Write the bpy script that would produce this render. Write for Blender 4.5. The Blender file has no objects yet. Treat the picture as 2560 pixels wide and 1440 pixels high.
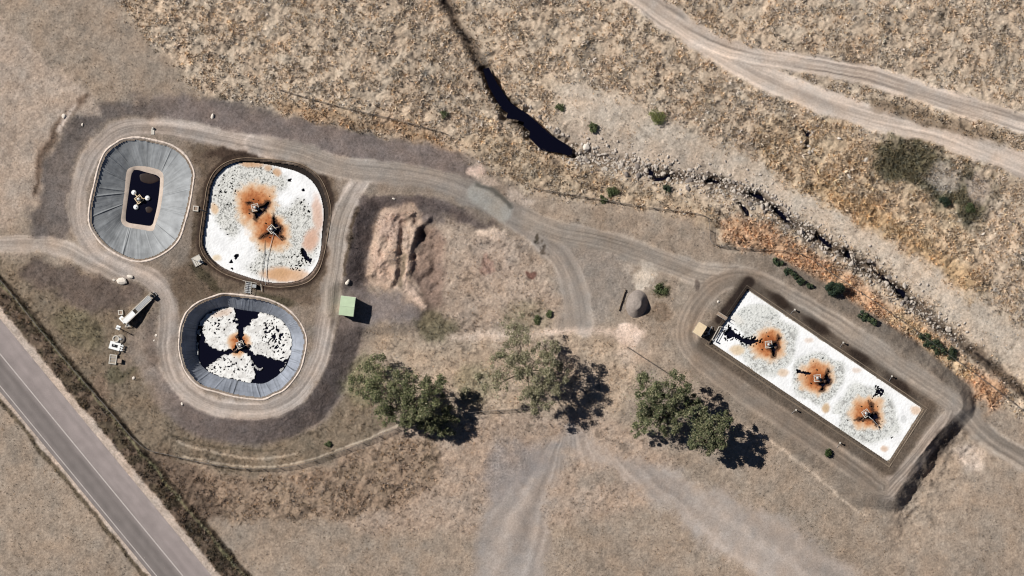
import bpy, math, random
import numpy as np
from mathutils import Matrix, Vector

random.seed(7)
RNG = np.random.default_rng(7)
S = 0.07                       # metres per pixel of the 2560 px wide survey picture
CAM_H = 700.0
SUN_EL = math.radians(44.0)
SHD = np.array([0.885, -0.466])   # direction in which shadows fall (x east, y north)

sc = bpy.context.scene
COL = sc.collection

def W(px, py):
    return ((px - 1280.0) * S, (720.0 - py) * S)
def WP(pts):
    return np.array([W(*p) for p in pts], dtype=float)
def ZP(ox, oy, pts):           # points read off a 5.333x enlargement whose corner is ox, oy
    return [(ox + a / 5.3333, oy + b / 5.3333) for a, b in pts]
def lin(c):
    c = np.asarray(c, dtype=float) / 255.0
    return np.where(c <= 0.04045, c / 12.92, ((c + 0.055) / 1.055) ** 2.4)
def A(r, g, b):                # albedo of a surface that photographs as r,g,b in full sun
    return lin((r, g, b)) / 1.25
def ss(a, b, x):
    t = np.clip((x - a) / (b - a), 0, 1)
    return t * t * (3 - 2 * t)

# ------------------------------------------------------------------ noise
def _hash(ix, iy, seed):
    n = (ix.astype(np.int64) * 374761393 + iy.astype(np.int64) * 668265263 + seed * 974634533) & 0xFFFFFFFF
    n = ((n ^ (n >> 13)) * 1274126177) & 0xFFFFFFFF
    n = n ^ (n >> 16)
    return (n & 0xFFFFFF) / float(0xFFFFFF)
def vn(x, y, seed=0):
    ix = np.floor(x); iy = np.floor(y)
    fx = x - ix; fy = y - iy
    fx = fx * fx * (3 - 2 * fx); fy = fy * fy * (3 - 2 * fy)
    a = _hash(ix, iy, seed); b = _hash(ix + 1, iy, seed)
    c = _hash(ix, iy + 1, seed); d = _hash(ix + 1, iy + 1, seed)
    return (a + (b - a) * fx) * (1 - fy) + (c + (d - c) * fx) * fy
def fbm(x, y, seed=0, o=4):
    s = 0; a = 0.5; t = 0
    for k in range(o):
        s = s + a * vn(x * 2 ** k + 17.3 * k, y * 2 ** k - 9.1 * k, seed + k); t += a; a *= 0.5
    return s / t

# ------------------------------------------------------------------ curves and distances
def catmull(pts, n=6, closed=True):
    p = np.asarray(pts, float); m = len(p); out = []
    rng = range(m) if closed else range(m - 1)
    for i in rng:
        if closed:
            p0, p1, p2, p3 = p[(i - 1) % m], p[i], p[(i + 1) % m], p[(i + 2) % m]
        else:
            p0, p1, p2, p3 = p[max(i - 1, 0)], p[i], p[i + 1], p[min(i + 2, m - 1)]
        for k in range(n):
            t = k / n
            out.append(0.5 * ((2 * p1) + (-p0 + p2) * t + (2 * p0 - 5 * p1 + 4 * p2 - p3) * t * t + (-p0 + 3 * p1 - 3 * p2 + p3) * t ** 3))
    if not closed: out.append(p[-1])
    return np.array(out)
def resample(p, n, closed=True):
    q = np.vstack([p, p[:1]]) if closed else p
    L = np.r_[0, np.cumsum(np.hypot(*np.diff(q, axis=0).T))]
    t = np.linspace(0, L[-1], n, endpoint=not closed)
    return np.c_[np.interp(t, L, q[:, 0]), np.interp(t, L, q[:, 1])]
def sdf(poly, x, y):           # negative inside
    p = np.asarray(poly); d = np.full(x.shape, 1e18); ins = np.zeros(x.shape, bool)
    for i in range(len(p)):
        a = p[i]; b = p[(i + 1) % len(p)]
        ex, ey = b - a; wx = x - a[0]; wy = y - a[1]
        t = np.clip((wx * ex + wy * ey) / max(ex * ex + ey * ey, 1e-12), 0, 1)
        d = np.minimum(d, (wx - ex * t) ** 2 + (wy - ey * t) ** 2)
        if abs(ey) > 1e-12:
            c = ((a[1] > y) != (b[1] > y)) & (x < ex * (y - a[1]) / ey + a[0])
            ins ^= c
    d = np.sqrt(d)
    return np.where(ins, -d, d)
def line_dist(pl, x, y):       # distance, signed offset, running length
    p = np.asarray(pl); d = np.full(x.shape, 1e18); off = np.zeros(x.shape); run = np.zeros(x.shape); L = 0
    for i in range(len(p) - 1):
        a = p[i]; b = p[i + 1]; ex, ey = b - a; l = math.hypot(ex, ey)
        if l < 1e-9: continue
        wx = x - a[0]; wy = y - a[1]
        t = np.clip((wx * ex + wy * ey) / (l * l), 0, 1)
        dd = (wx - ex * t) ** 2 + (wy - ey * t) ** 2
        m = dd < d
        d = np.where(m, dd, d)
        s = np.sign(ex * wy - ey * wx)
        off = np.where(m, s * np.sqrt(dd), off); run = np.where(m, L + t * l, run); L += l
    return np.sqrt(d), off, run

# ------------------------------------------------------------------ traced outlines (pixels)
LAG1_OUT = WP([(228,512),(241,452),(251,413),(267,379),(292,359),(314,348),(352,345),(389,352),(427,362),(455,379),(474,400),(487,430),(486,456),(476,516),(464,560),(451,597),(427,624),(389,646),(352,654),(314,646),(267,618),(239,586),(226,556)])
LAG1_IN = WP([(314,440),(320,422),(342,415),(375,418),(402,428),(408,447),(405,490),(398,530),(388,560),(380,577),(350,573),(314,566),(302,552),(304,530),(311,475)])
LAG1_WAT = WP([(329,432),(336,424),(365,432),(393,440),(398,448),(396,490),(389,530),(382,556),(374,563),(345,560),(320,556),(314,547),(317,510),(323,470)])
LAG2_OUT = WP([(502,590),(515,500),(522,462),(540,428),(570,406),(610,396),(660,398),(710,403),(755,412),(795,438),(818,478),(829,530),(822,580),(812,635),(796,680),(765,708),(710,718),(660,714),(600,698),(555,680),(524,655),(505,625)])
LAG2_IN  = WP([(511,592),(524,505),(533,460),(550,432),(580,410),(615,407),(660,411),(703,419),(748,432),(780,453),(800,485),(810,530),(806,580),(801,635),(786,672),(756,698),(710,707),(660,703),(608,688),(562,670),(532,646),(514,620)])
LAG3_OUT = WP([(450,870),(452,832),(457,808),(471,778),(501,754),(536,741),(562,734),(607,738),(654,744),(692,756),(720,772),(744,795),(761,823),(768,851),(763,887),(750,928),(716,971),(687,986),(656,998),(594,992),(547,980),(500,965),(467,930),(456,900)])
LAG3_IN  = WP(ZP(420,720,[(370,640),(400,480),(480,370),(580,300),(700,262),(850,262),(1000,290),(1200,318),(1400,368),(1520,440),(1610,560),(1650,700),(1640,850),(1600,1000),(1530,1110),(1420,1200),(1280,1275),(1100,1268),(900,1228),(700,1188),(560,1130),(450,1050),(400,940),(375,800)]))
TANK_OUT = WP([(1866,712),(2318,1020),(2222,1168),(1762,862)])
TANK_IN  = WP([(1866,728),(1874,729),(2300,1018),(2302,1026),(2224,1148),(2216,1151),(1782,858),(1781,850)])
PLATEAU = WP([(200,450),(205,395),(235,342),(290,308),(340,299),(440,302),(520,320),(600,340),(700,357),(800,374),(880,394),(960,412),(1060,420),(1150,444),(1190,460),(1250,492),(1300,535),(1340,575),(1320,590),(1250,556),(1180,524),(1110,500),(1000,488),(935,490),(905,515),(884,565),(866,680),(852,740),(848,800),(838,850),(822,905),(800,955),(765,1003),(700,1038),(640,1050),(560,1044),(490,1018),(440,978),(410,933),(397,870),(402,800),(388,745),(330,705),(260,675),(213,634),(183,582),(176,520),(182,470)])
TANKPLAT = WP([(1735,720),(1800,680),(1900,672),(1990,705),(2110,785),(2300,905),(2395,985),(2400,1020),(2350,1078),(2278,1165),(2235,1240),(2160,1230),(2060,1140),(1900,1035),(1740,905),(1715,830)])
CREEK = WP([(500,-700),(860,-340),(1040,-120),(1150,60),(1210,170),(1250,245),(1300,300),(1370,355),(1430,385),(1500,395),(1560,405),(1640,432),(1700,442),(1780,452),(1850,470),(1900,490),(1960,540),(2050,600),(2120,640),(2200,690),(2260,735),(2330,800),(2450,890),(2600,1010),(2750,1110)])
POOL = WP(ZP(1160,250,[(440,10),(600,10),(700,90),(830,170),(960,280),(1080,390),(1180,480),(1290,540),(1370,590),(1450,660),(1440,720),(1390,740),(1290,705),(1190,690),(1090,680),(1040,670),(960,590),(870,500),(880,420),(790,340),(800,290),(700,260),(560,240),(580,170),(500,110)]))
POOL = np.vstack([POOL, WP([(1195,190),(1215,190)])])
POOL = WP(ZP(1160,250,[(600,10),(700,90),(830,170),(960,280),(1080,390),(1180,480),(1290,540),(1370,590),(1450,660),(1440,720),(1390,740),(1290,705),(1190,690),(1090,680),(1040,670),(960,590),(870,500),(880,420),(790,340),(800,290),(700,260),(560,240),(580,170),(500,110),(440,10),(330,-180),(250,-420),(330,-440),(440,-230)]))
SMALLP = [WP(ZP(1660,480,q)) for q in (
    [(1140,-10),(1230,20),(1330,40),(1345,90),(1370,120),(1280,95),(1170,50)],
    [(1480,190),(1545,200),(1605,260),(1630,320),(1730,415),(1640,395),(1540,310),(1490,265)],
    [(990,120),(1060,170),(1135,250),(1145,325),(1095,305),(1045,200)],
    [(2040,510),(2110,590),(2190,610),(2265,690),(2255,795),(2195,770),(2145,690),(2080,610),(2025,660)],
    [(2405,755),(2505,785),(2515,875),(2445,875)])]
SMALLP.append(WP(ZP(1990,500,[(975,840),(1065,850),(1140,935),(1210,1000),(1310,1130),(1480,1225),(1465,1310),(1400,1295),(1325,1195),(1220,1095),(1095,1000)])))
SMALLP += [WP(ZP(1560,250,q)) for q in (
    [(340,920),(400,960),(420,1030),(520,1030),(620,980),(600,1030),(500,1070),(420,1070),(350,1020)],
    [(1100,1060),(1180,1040),(1240,1080),(1310,1080),(1290,1115),(1200,1100),(1110,1110)],
    [(2380,390),(2440,390),(2490,450),(2460,540),(2450,640),(2410,640),(2430,520)])]
ROAD = WP([(-620,129),(-300,517),(86,986),(249,1184),(600,1610),(900,1974)])   # centre line
SPOIL = WP([(962,520),(1000,512),(1040,525),(1052,560),(1046,600),(1030,640),(1020,690),(1032,720),(1060,762),(1030,752),(985,730),(940,705),(915,690),(922,640),(935,580),(945,540)])
HOLLOW = WP([(1056,568),(1085,566),(1105,600),(1110,660),(1105,720),(1075,748),(1042,715),(1030,690),(1036,640)])
SHEDPAD = WP([(856,735),(925,735),(1010,740),(1040,765),(1030,800),(920,812),(856,806)])

# ------------------------------------------------------------------ ground grid
FINE = 0.175
def axis(h):
    n = int(round(h / FINE)); core = np.arange(-n, n + 1) * FINE
    ext = []; d = FINE; p = core[-1]
    while p < 3500:
        d *= 1.28; p += d; ext.append(p)
    ext = np.array(ext)
    return np.r_[-ext[::-1], core, ext]
ax = axis(91.5); ay = axis(52.5)
GX, GY = np.meshgrid(ax, ay)           # rows are y
NXg, NYg = len(ax), len(ay)
PX = GX / S + 1280.0; PY = 720.0 - GY / S

def height(x, y):
    px = x / S + 1280.0; py = 720.0 - y / S
    wob = (fbm(x * 0.25, y * 0.25, 3) - 0.5)
    base = 1.3 * ss(-38, -82, x) + 1.1 * ss(22, 31, y) * ss(-12, -30, x)
    base = base + 0.5 * (fbm(x * 0.03, y * 0.03, 5) - 0.5)
    dc, _, _ = line_dist(CREEK, x + 1.6 * wob, y - 1.6 * wob)
    base = base - 1.5 * np.exp(-(dc / 8.0) ** 2) - 0.95 * np.exp(-(dc / 0.9) ** 2)
    for q in [POOL]:
        d = sdf(q, x + 1.2 * wob, y + 1.2 * wob) + 1.5 * (fbm(x * 1.1, y * 1.1, 13, 3) - .5); base = base - 1.4 * ss(1.1, 0.0, d)
    for q in SMALLP:
        d = sdf(q, x, y); base = base - 1.3 * ss(0.35, -0.2, d)
    # lagoon embankment
    d = sdf(PLATEAU, x + 0.6 * wob, y + 0.6 * wob)
    zp = 2.1 * (1 - ss(1150, 1330, px)) 
    w = np.clip(1 - d / 4.3, 0, 1); w = np.where(d < 0, 1, w); w = w * 0.8 + 0.2 * ss(0, 1, w)
    z = base + np.maximum(zp - base, 0) * w
    z = np.where(d < -1.5, zp + (z - zp) * 0.2, z)
    # tank embankment
    d = sdf(TANKPLAT, x + 0.6 * wob, y + 0.6 * wob)
    w = np.clip(1 - (d + 1.2 * wob) / 2.8, 0, 1); w = np.where(d < 0, 1, w); w = w * 0.8 + 0.2 * ss(0, 1, w)
    hb = 1.2 + 1.2 * ss(2230, 2330, px)
    z = z + np.maximum(1.2 - z, -0.4) * w
    se = ss(-12, 22, (py - 1052) - (px - 2395) * .85 + 14 * wob) * ss(2200, 2290, px)
    z = z - (1.15 + 1.2 * (fbm(x * .7, y * .7, 12, 3) - .5)) * (1 - w) * se * ss(13, 3.5, d)
    # spoil heap and hollow
    d = sdf(SPOIL, x + 1.0 * wob, y + 1.0 * wob)
    lump = fbm(x * .6, y * .6, 9) - .5 + .2 * (fbm(x * 1.7, y * 1.7, 10, 2) - .5)
    z = z + (1.1 + 1.3 * lump) * ss(0.2, -1.6, d)
    d, _, _ = line_dist(WP([(1010,560),(1004,610),(1002,660),(998,705),(990,720)]), x + .8 * wob, y)
    z = z - (0.8 + lump) * ss(1.1, 0.1, d)
    d = sdf(HOLLOW, x + 1.5 * wob, y + 1.5 * wob)
    z = z - (0.25 + 1.1 * lump) * ss(0.9, -1.6, d)
    d, _, _ = line_dist(WP([(1070,548),(1046,566),(1034,605),(1025,650),(1017,695),(1034,730),(1062,766)]), x + .9 * wob, y + .6 * wob)
    z = z + (0.35 + .3 * ss(650, 560, py) + .9 * lump) * ss(1.0, 0.0, d)
    for a, b, rr, dp in ((1056, 588, 1.4, 1.1), (1034, 642, .8, .8), (1068, 690, 1.4, .5), (1052, 705, 1.0, .4)):
        x0, y0 = W(a, b); z = z - dp * ss(rr, 0, np.hypot(x - x0, y - y0))
    d = sdf(SHEDPAD, x, y)
    z = z + (1.25 + (0.6 - 1.25) * ss(885, 940, px) - z) * ss(2.6, 0.0, d)
    # road bench
    d, _, _ = line_dist(ROAD, x, y)
    z = z + (1.3 - z) * ss(9.0, 5.2, d)
    return z

GZ = height(GX, GY)
# lagoon rims sit level
for poly, lvl in ((LAG1_OUT, 2.1), (LAG2_OUT, 2.1), (LAG3_OUT, 2.1), (TANK_OUT, 1.2)):
    d = sdf(catmull(poly, 3) if len(poly) > 6 else poly, GX, GY)
    GZ = GZ + (lvl - GZ) * ss(1.6, 0.3, d)
    if poly is LAG1_OUT: D1 = d
    elif poly is LAG2_OUT: D2 = d
    elif poly is LAG3_OUT: D3 = d
    else: DT = d

# ------------------------------------------------------------------ ground paint: albedo, grass cover, grass height
wx = (fbm(GX * 0.35, GY * 0.35, 21) - 0.5) * 3.0 + (fbm(GX * 1.7, GY * 1.7, 25, 3) - 0.5) * 0.9
wy = (fbm(GX * 0.35, GY * 0.35, 31) - 0.5) * 3.0 + (fbm(GX * 1.7, GY * 1.7, 35, 3) - 0.5) * 0.9
GC = np.empty(GX.shape + (3,)); GC[:] = A(166, 147, 127)
GD = np.full(GX.shape, 0.22)       # grass cover
GH = np.full(GX.shape, 0.18)       # grass height
GT = np.zeros(GX.shape)            # track weight
def put(m, col, dens=None, hgt=None):
    if col is not None:
        c = A(*col); GC[:] = GC + (c - GC) * m[..., None]
    if dens is not None: GD[:] = GD + (dens - GD) * m
    if hgt is not None: GH[:] = GH + (hgt - GH) * m
def region(pts, col, dens=None, hgt=None, soft=1.0, warp=1.0, k=1.0, smooth=True):
    p = WP(pts)
    if smooth: p = catmull(p, 2)
    d = sdf(p, GX + warp * wx, GY + warp * wy)
    put(k * ss(soft, -soft, d), col, dens, hgt)
def blob(px, py, rx, ry, col, dens=None, hgt=None, ang=0, k=1.0, soft=0.35, warp=1.0):
    x0, y0 = W(px, py); c, s = math.cos(ang), math.sin(ang)
    dx = GX + warp * wx - x0; dy = GY + warp * wy - y0
    u = (c * dx + s * dy) / (rx * S); v = (-s * dx + c * dy) / (ry * S)
    put(k * ss(1 + soft, 1 - soft, np.sqrt(u * u + v * v)), col, dens, hgt)
def stroke(pts, width, col, dens=None, hgt=None, soft=0.5, warp=0.5, k=1.0, streak=0.0, seed=1, track=False):
    p = catmull(WP(pts), 5, closed=False)
    d, off, run = line_dist(p, GX + warp * wx, GY + warp * wy)
    m = k * ss(width * S / 2 + soft, width * S / 2 - soft, d)
    if track: m = m * ss(.2, 6.0, run)
    put(m, col, dens, hgt)
    if streak:
        d, off, run = line_dist(p, GX + .12 * wx, GY + .12 * wy)
        n = 0.55 * vn(off * 2.6 + 50, run * 0.05, seed) + 0.45 * vn(off * 6.0 + 9, run * 0.10, seed + 1) - 0.5
        ed = np.exp(-((d - width * S * .46) / .28) ** 2) * ss(.35, .6, vn(run * .12, off * 0 + .5, seed + 2))
        GC[:] = GC * (1 + 2.0 * streak * n * m + .28 * ed)[..., None]
    if track: GT[:] = np.maximum(GT, m)

# outer country and the wild slope beyond the fence
region([(540,250),(760,300),(1000,360),(1160,410),(1230,440),(1330,478),(1760,545),(1790,618),(2000,645),(2200,790),(2480,985),(2900,1250),(3400,1500),(3400,-1500),(-200,-1500),(200,-200),(420,150)], (190,169,144), 0.9, 0.40, soft=1.2)
region([(1140,330),(1300,330),(1440,410),(1620,470),(1800,520),(1830,600),(1700,530),(1480,490),(1330,460),(1200,400)], (178,154,124), 1.0, 0.4, soft=1.5, k=.7)
region([(680,255),(800,262),(900,290),(1080,330),(1160,390),(1080,370),(940,325),(780,300)], (178,140,96), 0.9, 0.36, soft=1.2, k=.8)
stroke([(1440,250),(1640,335),(1800,410),(1950,475),(2100,545),(2250,640),(2380,740),(2480,830),(2700,960)], 95, (194,176,155), 0.3, 0.2, soft=2.0, warp=1.2)
cd_, _, _ = line_dist(CREEK, GX + .5 * wx, GY + .5 * wy)
put(ss(1.5, .4, cd_) * .8, (116,98,82), 0.9, 0.3)
put(ss(.45, .1, cd_) * ss(.4, .55, fbm(GX * .5, GY * .5, 38, 2)) * .8, (56,48,46), 0.5, 0.3)
stroke([(1380,330),(1480,350),(1600,380),(1750,420)], 60, (184,166,146), 0.35, 0.2, soft=1.5, warp=1.2)
region([(1890,330),(2000,300),(2150,330),(2220,420),(2330,500),(2420,580),(2470,700),(2440,740),(2330,660),(2200,580),(2060,500),(1950,440)], (196,168,132), 1.0, 0.48, soft=1.5)
stroke([(2060,470),(2200,560),(2330,640),(2420,720)], 45, (196,160,112), 1.0, 0.45, soft=1.2, warp=1.2)
stroke([(1840,575),(1960,625),(2080,690),(2190,775),(2290,850),(2380,910),(2480,990)], 66, (208,162,118), 1.25, 0.48, soft=1.0, warp=0.9)
stroke([(2240,790),(2330,860),(2420,930)], 40, (214,178,132), 1.1, 0.42, soft=1.0, warp=0.9)
region([(2180,360),(2255,345),(2330,375),(2430,420),(2465,455),(2450,560),(2400,555),(2330,500),(2250,450),(2200,420)], (124,115,88), 1.1, 0.4, soft=1.6, warp=1.8)
blob(2360,440,45,35,(186,172,158),0.2,0.2,k=.7)
blob(2440,470,30,40,(190,170,152),0.1,0.2,k=.8)
# north bank of grey gravel
region([(180,300),(250,262),(420,240),(560,255),(640,268),(760,305),(900,335),(1050,372),(1160,408),(1175,440),(1060,420),(960,405),(880,386),(760,362),(620,336),(520,312),(440,296),(320,292),(240,330),(196,400),(176,500),(172,600),(90,610),(90,470),(120,380)], (126,114,106), 0.3, 0.12, soft=1.0)
blob(760,330,70,14,(140,126,116),ang=-.25,k=.6)
region([(-400,-200),(230,240),(180,290),(130,350),(100,430),(88,520),(-100,560),(-500,300)], (178,158,139), 0.25, 0.14)
stroke([(215,240),(160,300),(128,350),(104,400),(94,450),(90,480)], 13, (112,84,62), 0.5, 0.2, soft=.7, k=.85)
stroke([(190,262),(172,290),(150,330)], 8, (210,190,172), 0, soft=.5)
# lower-left paddock
region([(-600,600),(84,650),(250,690),(380,730),(402,800),(396,900),(432,1000),(500,1060),(640,1085),(800,1060),(880,960),(960,1040),(1000,1075),(840,1140),(640,1182),(480,1160),(350,1125),(262,1020),(84,815),(-300,350)], (146,128,106), 0.6, 0.2, soft=1.2)
region([(84,650),(250,688),(370,730),(300,780),(200,770),(110,720),(60,690)], (122,106,97), 0.3, 0.12, soft=1.2, k=.85)
blob(200,820,70,40,(136,122,92),0.8,0.22,ang=-.6,k=.8)
blob(300,930,30,25,(112,106,80),0.8,0.22,k=.7)
blob(255,970,25,40,(150,122,98),0.6,0.2,k=.6)
region([(330,830),(395,800),(402,900),(450,990),(520,1050),(440,1040),(360,960),(320,900)], (148,133,120), 0.2, 0.12, soft=1.3, k=.85)
# embankment flanks
dP = sdf(PLATEAU, GX + .3 * wx, GY + .3 * wy)
put(ss(5.2, 3.6, dP) * ss(-0.6, 0.4, dP) * (1 - ss(1120, 1250, PX)) * ss(330, 480, PX + PY * 0), (136,121,113), 0.22, 0.12)
put(ss(3.4, 2.0, sdf(TANKPLAT, GX + .3 * wx, GY + .3 * wy)), (150,134,117), 0.2, 0.12)
put(ss(-1.0, 0.5, dP) * 0 + ss(0.4, -1.0, dP), (150,134,118), 0.1, 0.1)
# brown soil between the lagoons
region([(478,360),(540,352),(640,372),(770,402),(832,440),(850,500),(842,620),(815,700),(780,770),(700,745),(620,728),(520,742),(452,790),(428,730),(440,680),(480,620),(500,520),(490,430)], (128,108,88), 0.3, 0.14, soft=1.0)
blob(600,385,85,16,(84,64,52),ang=0,k=.8,warp=.6)
stroke([(560,402),(610,390),(670,391),(720,396),(765,408),(803,432),(826,475),(836,530),(830,580)], 12, (70,54,46), 0.1, soft=.3, warp=.2, k=.8)
blob(490,560,10,70,(98,78,54),0.5,0.2,ang=-.12,k=.7,warp=.5)
blob(520,700,60,12,(92,84,58),0.7,0.2,ang=-.7,k=.65,warp=.5)
blob(560,745,45,12,(86,66,50),0.6,0.2,k=.6,warp=.5)
blob(690,748,55,11,(92,84,58),0.8,0.22,ang=-.3,k=.75,warp=.5)
put(ss(0.9, 0.3, D2) * ss(-1, 0.2, D2), (92,72,58), 0.2, 0.12)
# middle field
region([(1100,540),(1250,570),(1350,640),(1400,780),(1390,870),(1200,860),(1090,800),(1110,640)], (176,155,135), 0.55, 0.2, soft=1.2)
region([(930,850),(1200,840),(1560,850),(1600,960),(1500,1060),(1380,1050),(1180,1060),(1060,1060),(940,1000)], (182,160,136), 0.5, 0.2, soft=1.5)
region([(1010,1075),(1400,1030),(1620,1090),(1700,1200),(1500,1300),(900,1330),(800,1190)], (176,153,132), 0.5, 0.2, soft=1.5)
region([(760,1180),(860,1145),(960,1105),(1080,1100),(1090,1200),(900,1290),(500,1290),(350,1150),(480,1172),(640,1190)], (164,138,112), 0.9, 0.28, soft=1.0)
region([(330,1120),(480,1172),(560,1300),(300,1300)], (120,95,76), 0.9, 0.25, soft=1.0, k=.6)
blob(905,950,48,60,(150,140,104),0.9,0.24,k=.75)
blob(1190,960,50,45,(158,146,112),0.9,0.24,k=.6)
blob(1320,800,60,50,(150,136,104),0.8,0.24,k=.5)
blob(1090,815,60,35,(122,114,84),0.8,0.24,ang=-.3,k=.75)
blob(1080,720,35,60,(128,104,86),0.4,0.16,k=.6)
blob(1330,680,12,10,(140,92,76),k=.9); blob(1216,660,12,22,(160,108,90),k=.7); blob(1210,655,3,12,(98,52,44),ang=.3,k=.9,warp=.2); blob(1222,675,3,10,(98,52,44),ang=.2,k=.9,warp=.2)
# spoil heap and inner bank colours, some shade painted in
region([(962,515),(1000,508),(1040,520),(1056,560),(1048,640),(1030,690),(1066,762),(1040,765),(985,736),(930,706),(912,690),(924,620),(940,550)], (186,160,138), 0.45, 0.2, soft=.7)
blob(980,570,28,40,(190,156,136),k=.5); blob(950,660,20,40,(192,162,142),k=.5)
stroke([(1012,640),(1004,690),(996,720)], 14, (110,98,76), 0.8, 0.2, soft=.6, k=.75)
stroke([(1028,660),(1012,700),(1030,735),(1058,765)], 16, (214,184,160), 0.05, soft=.5, k=.9)
region(list(map(tuple, [(1056,568),(1085,566),(1115,600),(1120,680),(1110,740),(1075,760),(1042,715),(1034,660)])), (152,126,110), 0.3, 0.16, k=.8)
blob(1050,592,14,26,(60,42,44),0.0,ang=-.5,k=.45,warp=.4)  # shadow under the ridge painted dark into the ground colour
region([(905,738),(960,735),(1035,758),(1040,790),(1010,812),(930,806),(900,800)], (148,134,126), 0.08, 0.1)
region([(880,500),(960,495),(1060,505),(1160,522),(1240,560),(1180,550),(1080,520),(960,518),(925,560),(912,690),(878,720),(868,690),(884,570)], (118,103,98), 0.3, 0.14, soft=.8, k=.85)  # bank slopes turned from the sun: their shade painted as darker earth
stroke([(893,520),(874,620),(864,690)], 7, (104,84,58), 0.8, 0.22, soft=.4, k=.8)
# gravelled yard and tracks
region([(1290,540),(1400,560),(1560,590),(1640,640),(1560,650),(1530,720),(1500,820),(1400,830),(1400,720),(1360,640),(1300,590)], (158,144,130), 0.05, 0.1, soft=1.2, k=.9)
T = dict(dens=0.0, hgt=0.1, track=True)
trk = (172,157,144)
stroke([(84-400,640),(-100,615),(84,610),(150,618),(215,648),(290,685)], 40, (170,154,139), streak=.5, seed=5, **T)
stroke([(1010,438),(900,432),(800,400),(660,366),(520,336),(400,318),(300,328),(235,385),(205,460),(197,520),(208,580),(245,632),(310,668),(380,700),(420,745),(428,810),(422,880),(446,952),(510,1003),(600,1027),(690,1017),(758,968),(800,890),(820,790),(836,680),(850,570),(872,500),(905,450)], 44, trk, streak=.45, seed=11, **T)
stroke([(905,455),(860,540),(838,660),(822,780)], 40, (170,156,142), streak=.4, seed=15, **T)
stroke([(640,362),(760,388),(860,420),(960,432),(1070,446),(1180,482),(1250,520),(1320,570),(1400,640),(1440,720),(1458,815)], 56, (160,147,134), streak=.25, seed=17, **T)
stroke([(1250,520),(1380,575),(1520,605),(1640,645),(1750,685),(1860,696),(1960,738),(2100,820),(2250,920),(2350,985),(2420,1040),(2480,1100),(2640,1200)], 56, (160,146,131), streak=.45, seed=19, **T)
stroke([(2350,985),(2375,1030),(2340,1085),(2270,1170),(2215,1230)], 44, (166,150,135), streak=.5, seed=23, **T)
stroke([(1960,738),(1890,705),(1810,702),(1745,760),(1715,840),(1760,905),(1900,1010),(2050,1110),(2200,1220)], 50, (150,133,116), streak=.3, seed=27, **T)
stroke([(1395,640),(1415,720),(1430,815)], 26, (162,148,134), streak=.2, seed=28, **T)
stroke([(1100,-400),(1500,-80),(1760,105),(1920,195),(2080,262),(2220,305),(2340,330),(2480,385),(2760,500),(3300,760)], 60, (196,178,161), streak=.35, seed=29, **T)
stroke([(1560,-35),(1700,65),(1830,125),(1980,155),(2180,190),(2330,238),(2480,285),(2760,370)], 48, (190,172,155), streak=.6, seed=33, **T)
stroke([(2190,262),(2300,290),(2420,322),(2500,352)], 34, (150,126,98), 0.9, 0.3, soft=.7, k=.8)
def fan(pts, col, k, soft):
    d = sdf(catmull(WP(pts), 3), GX + 1.3 * wx, GY + 1.3 * wy); m = k * ss(soft, -soft, d); put(m, col, .05, .1)
    GT[:] = np.maximum(GT, m)
    x0, y0 = W(1425, 1020); a = np.arctan2(GY - y0, GX - x0); r = np.hypot(GX - x0, GY - y0)
    GC[:] *= (1 + .45 * m * (vn(a * 26 + .6 * wx, r * .05, 37) - .5))[..., None]
fan([(1395,1092),(1425,1074),(1450,1086),(1420,1130),(1385,1200),(1370,1330),(1380,1700),(1170,1700),(1200,1330),(1240,1220),(1310,1150)], (166,153,142), .9, 1.6)
fan([(1405,1085),(1440,1078),(1510,1118),(1600,1146),(1730,1195),(2000,1330),(2300,1560),(2200,1660),(1850,1420),(1640,1260),(1540,1186),(1450,1140)], (170,156,144), .9, 1.6)
region([(1205,1130),(1290,1108),(1370,1128),(1350,1180),(1280,1240),(1200,1220)], (150,140,134), 0.1, 0.1, k=.7, soft=1.6, warp=1.5)
blob(1500,1200,60,18,(160,142,124),0.3,0.14,k=.8)
blob(1425,1070,14,18,(178,164,152),k=.8)
# pale sand
stroke([(1130,842),(1240,838),(1330,836),(1380,828)], 20, (206,183,162), 0.1, soft=.7, k=.85)
stroke([(1370,832),(1460,830),(1560,826)], 16, (208,184,164), 0.1, soft=.7, k=.75)
blob(1580,838,36,22,(218,192,172),0.1,k=.85); blob(1585,880,40,30,(196,172,150),0.3,k=.6)
blob(1228,578,28,13,(216,190,166),0.05,k=.85); blob(1190,432,22,14,(222,192,172),0.05,k=.9)
blob(1215,455,40,14,(208,184,162),0.1,ang=-.5,k=.7); blob(1300,500,40,16,(196,174,154),0.1,ang=-.4,k=.7)
blob(1610,690,22,34,(206,190,170),0.1,ang=-.4,k=.75); blob(1570,665,18,14,(196,176,156),k=.6)
blob(1555,720,30,50,(150,138,126),0.1,k=.7); blob(1648,725,18,22,(112,104,76),0.8,0.3,k=.8)
blob(1650,780,35,20,(128,104,80),0.6,0.2,k=.6)
blob(2355,1110,20,70,(92,78,70),0.6,0.24,ang=-.55,k=.6,warp=.8)  # south-east tank bank: dark grass, plus slope shade painted into the colour
blob(2425,1140,36,34,(200,180,162),0.2,k=.7); blob(1230,650,60,60,(180,158,140),k=.4)
# rock chute at the top of the ramp
region([(1180,462),(1215,468),(1262,498),(1284,525),(1258,556),(1218,530),(1168,492)], (176,168,155), 0.0, 0.1, soft=.5, warp=.3)
stroke([(1190,463),(1230,478),(1266,502),(1280,520)], 10, (112,108,98), 0, soft=.3, warp=.3, k=.8)
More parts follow.
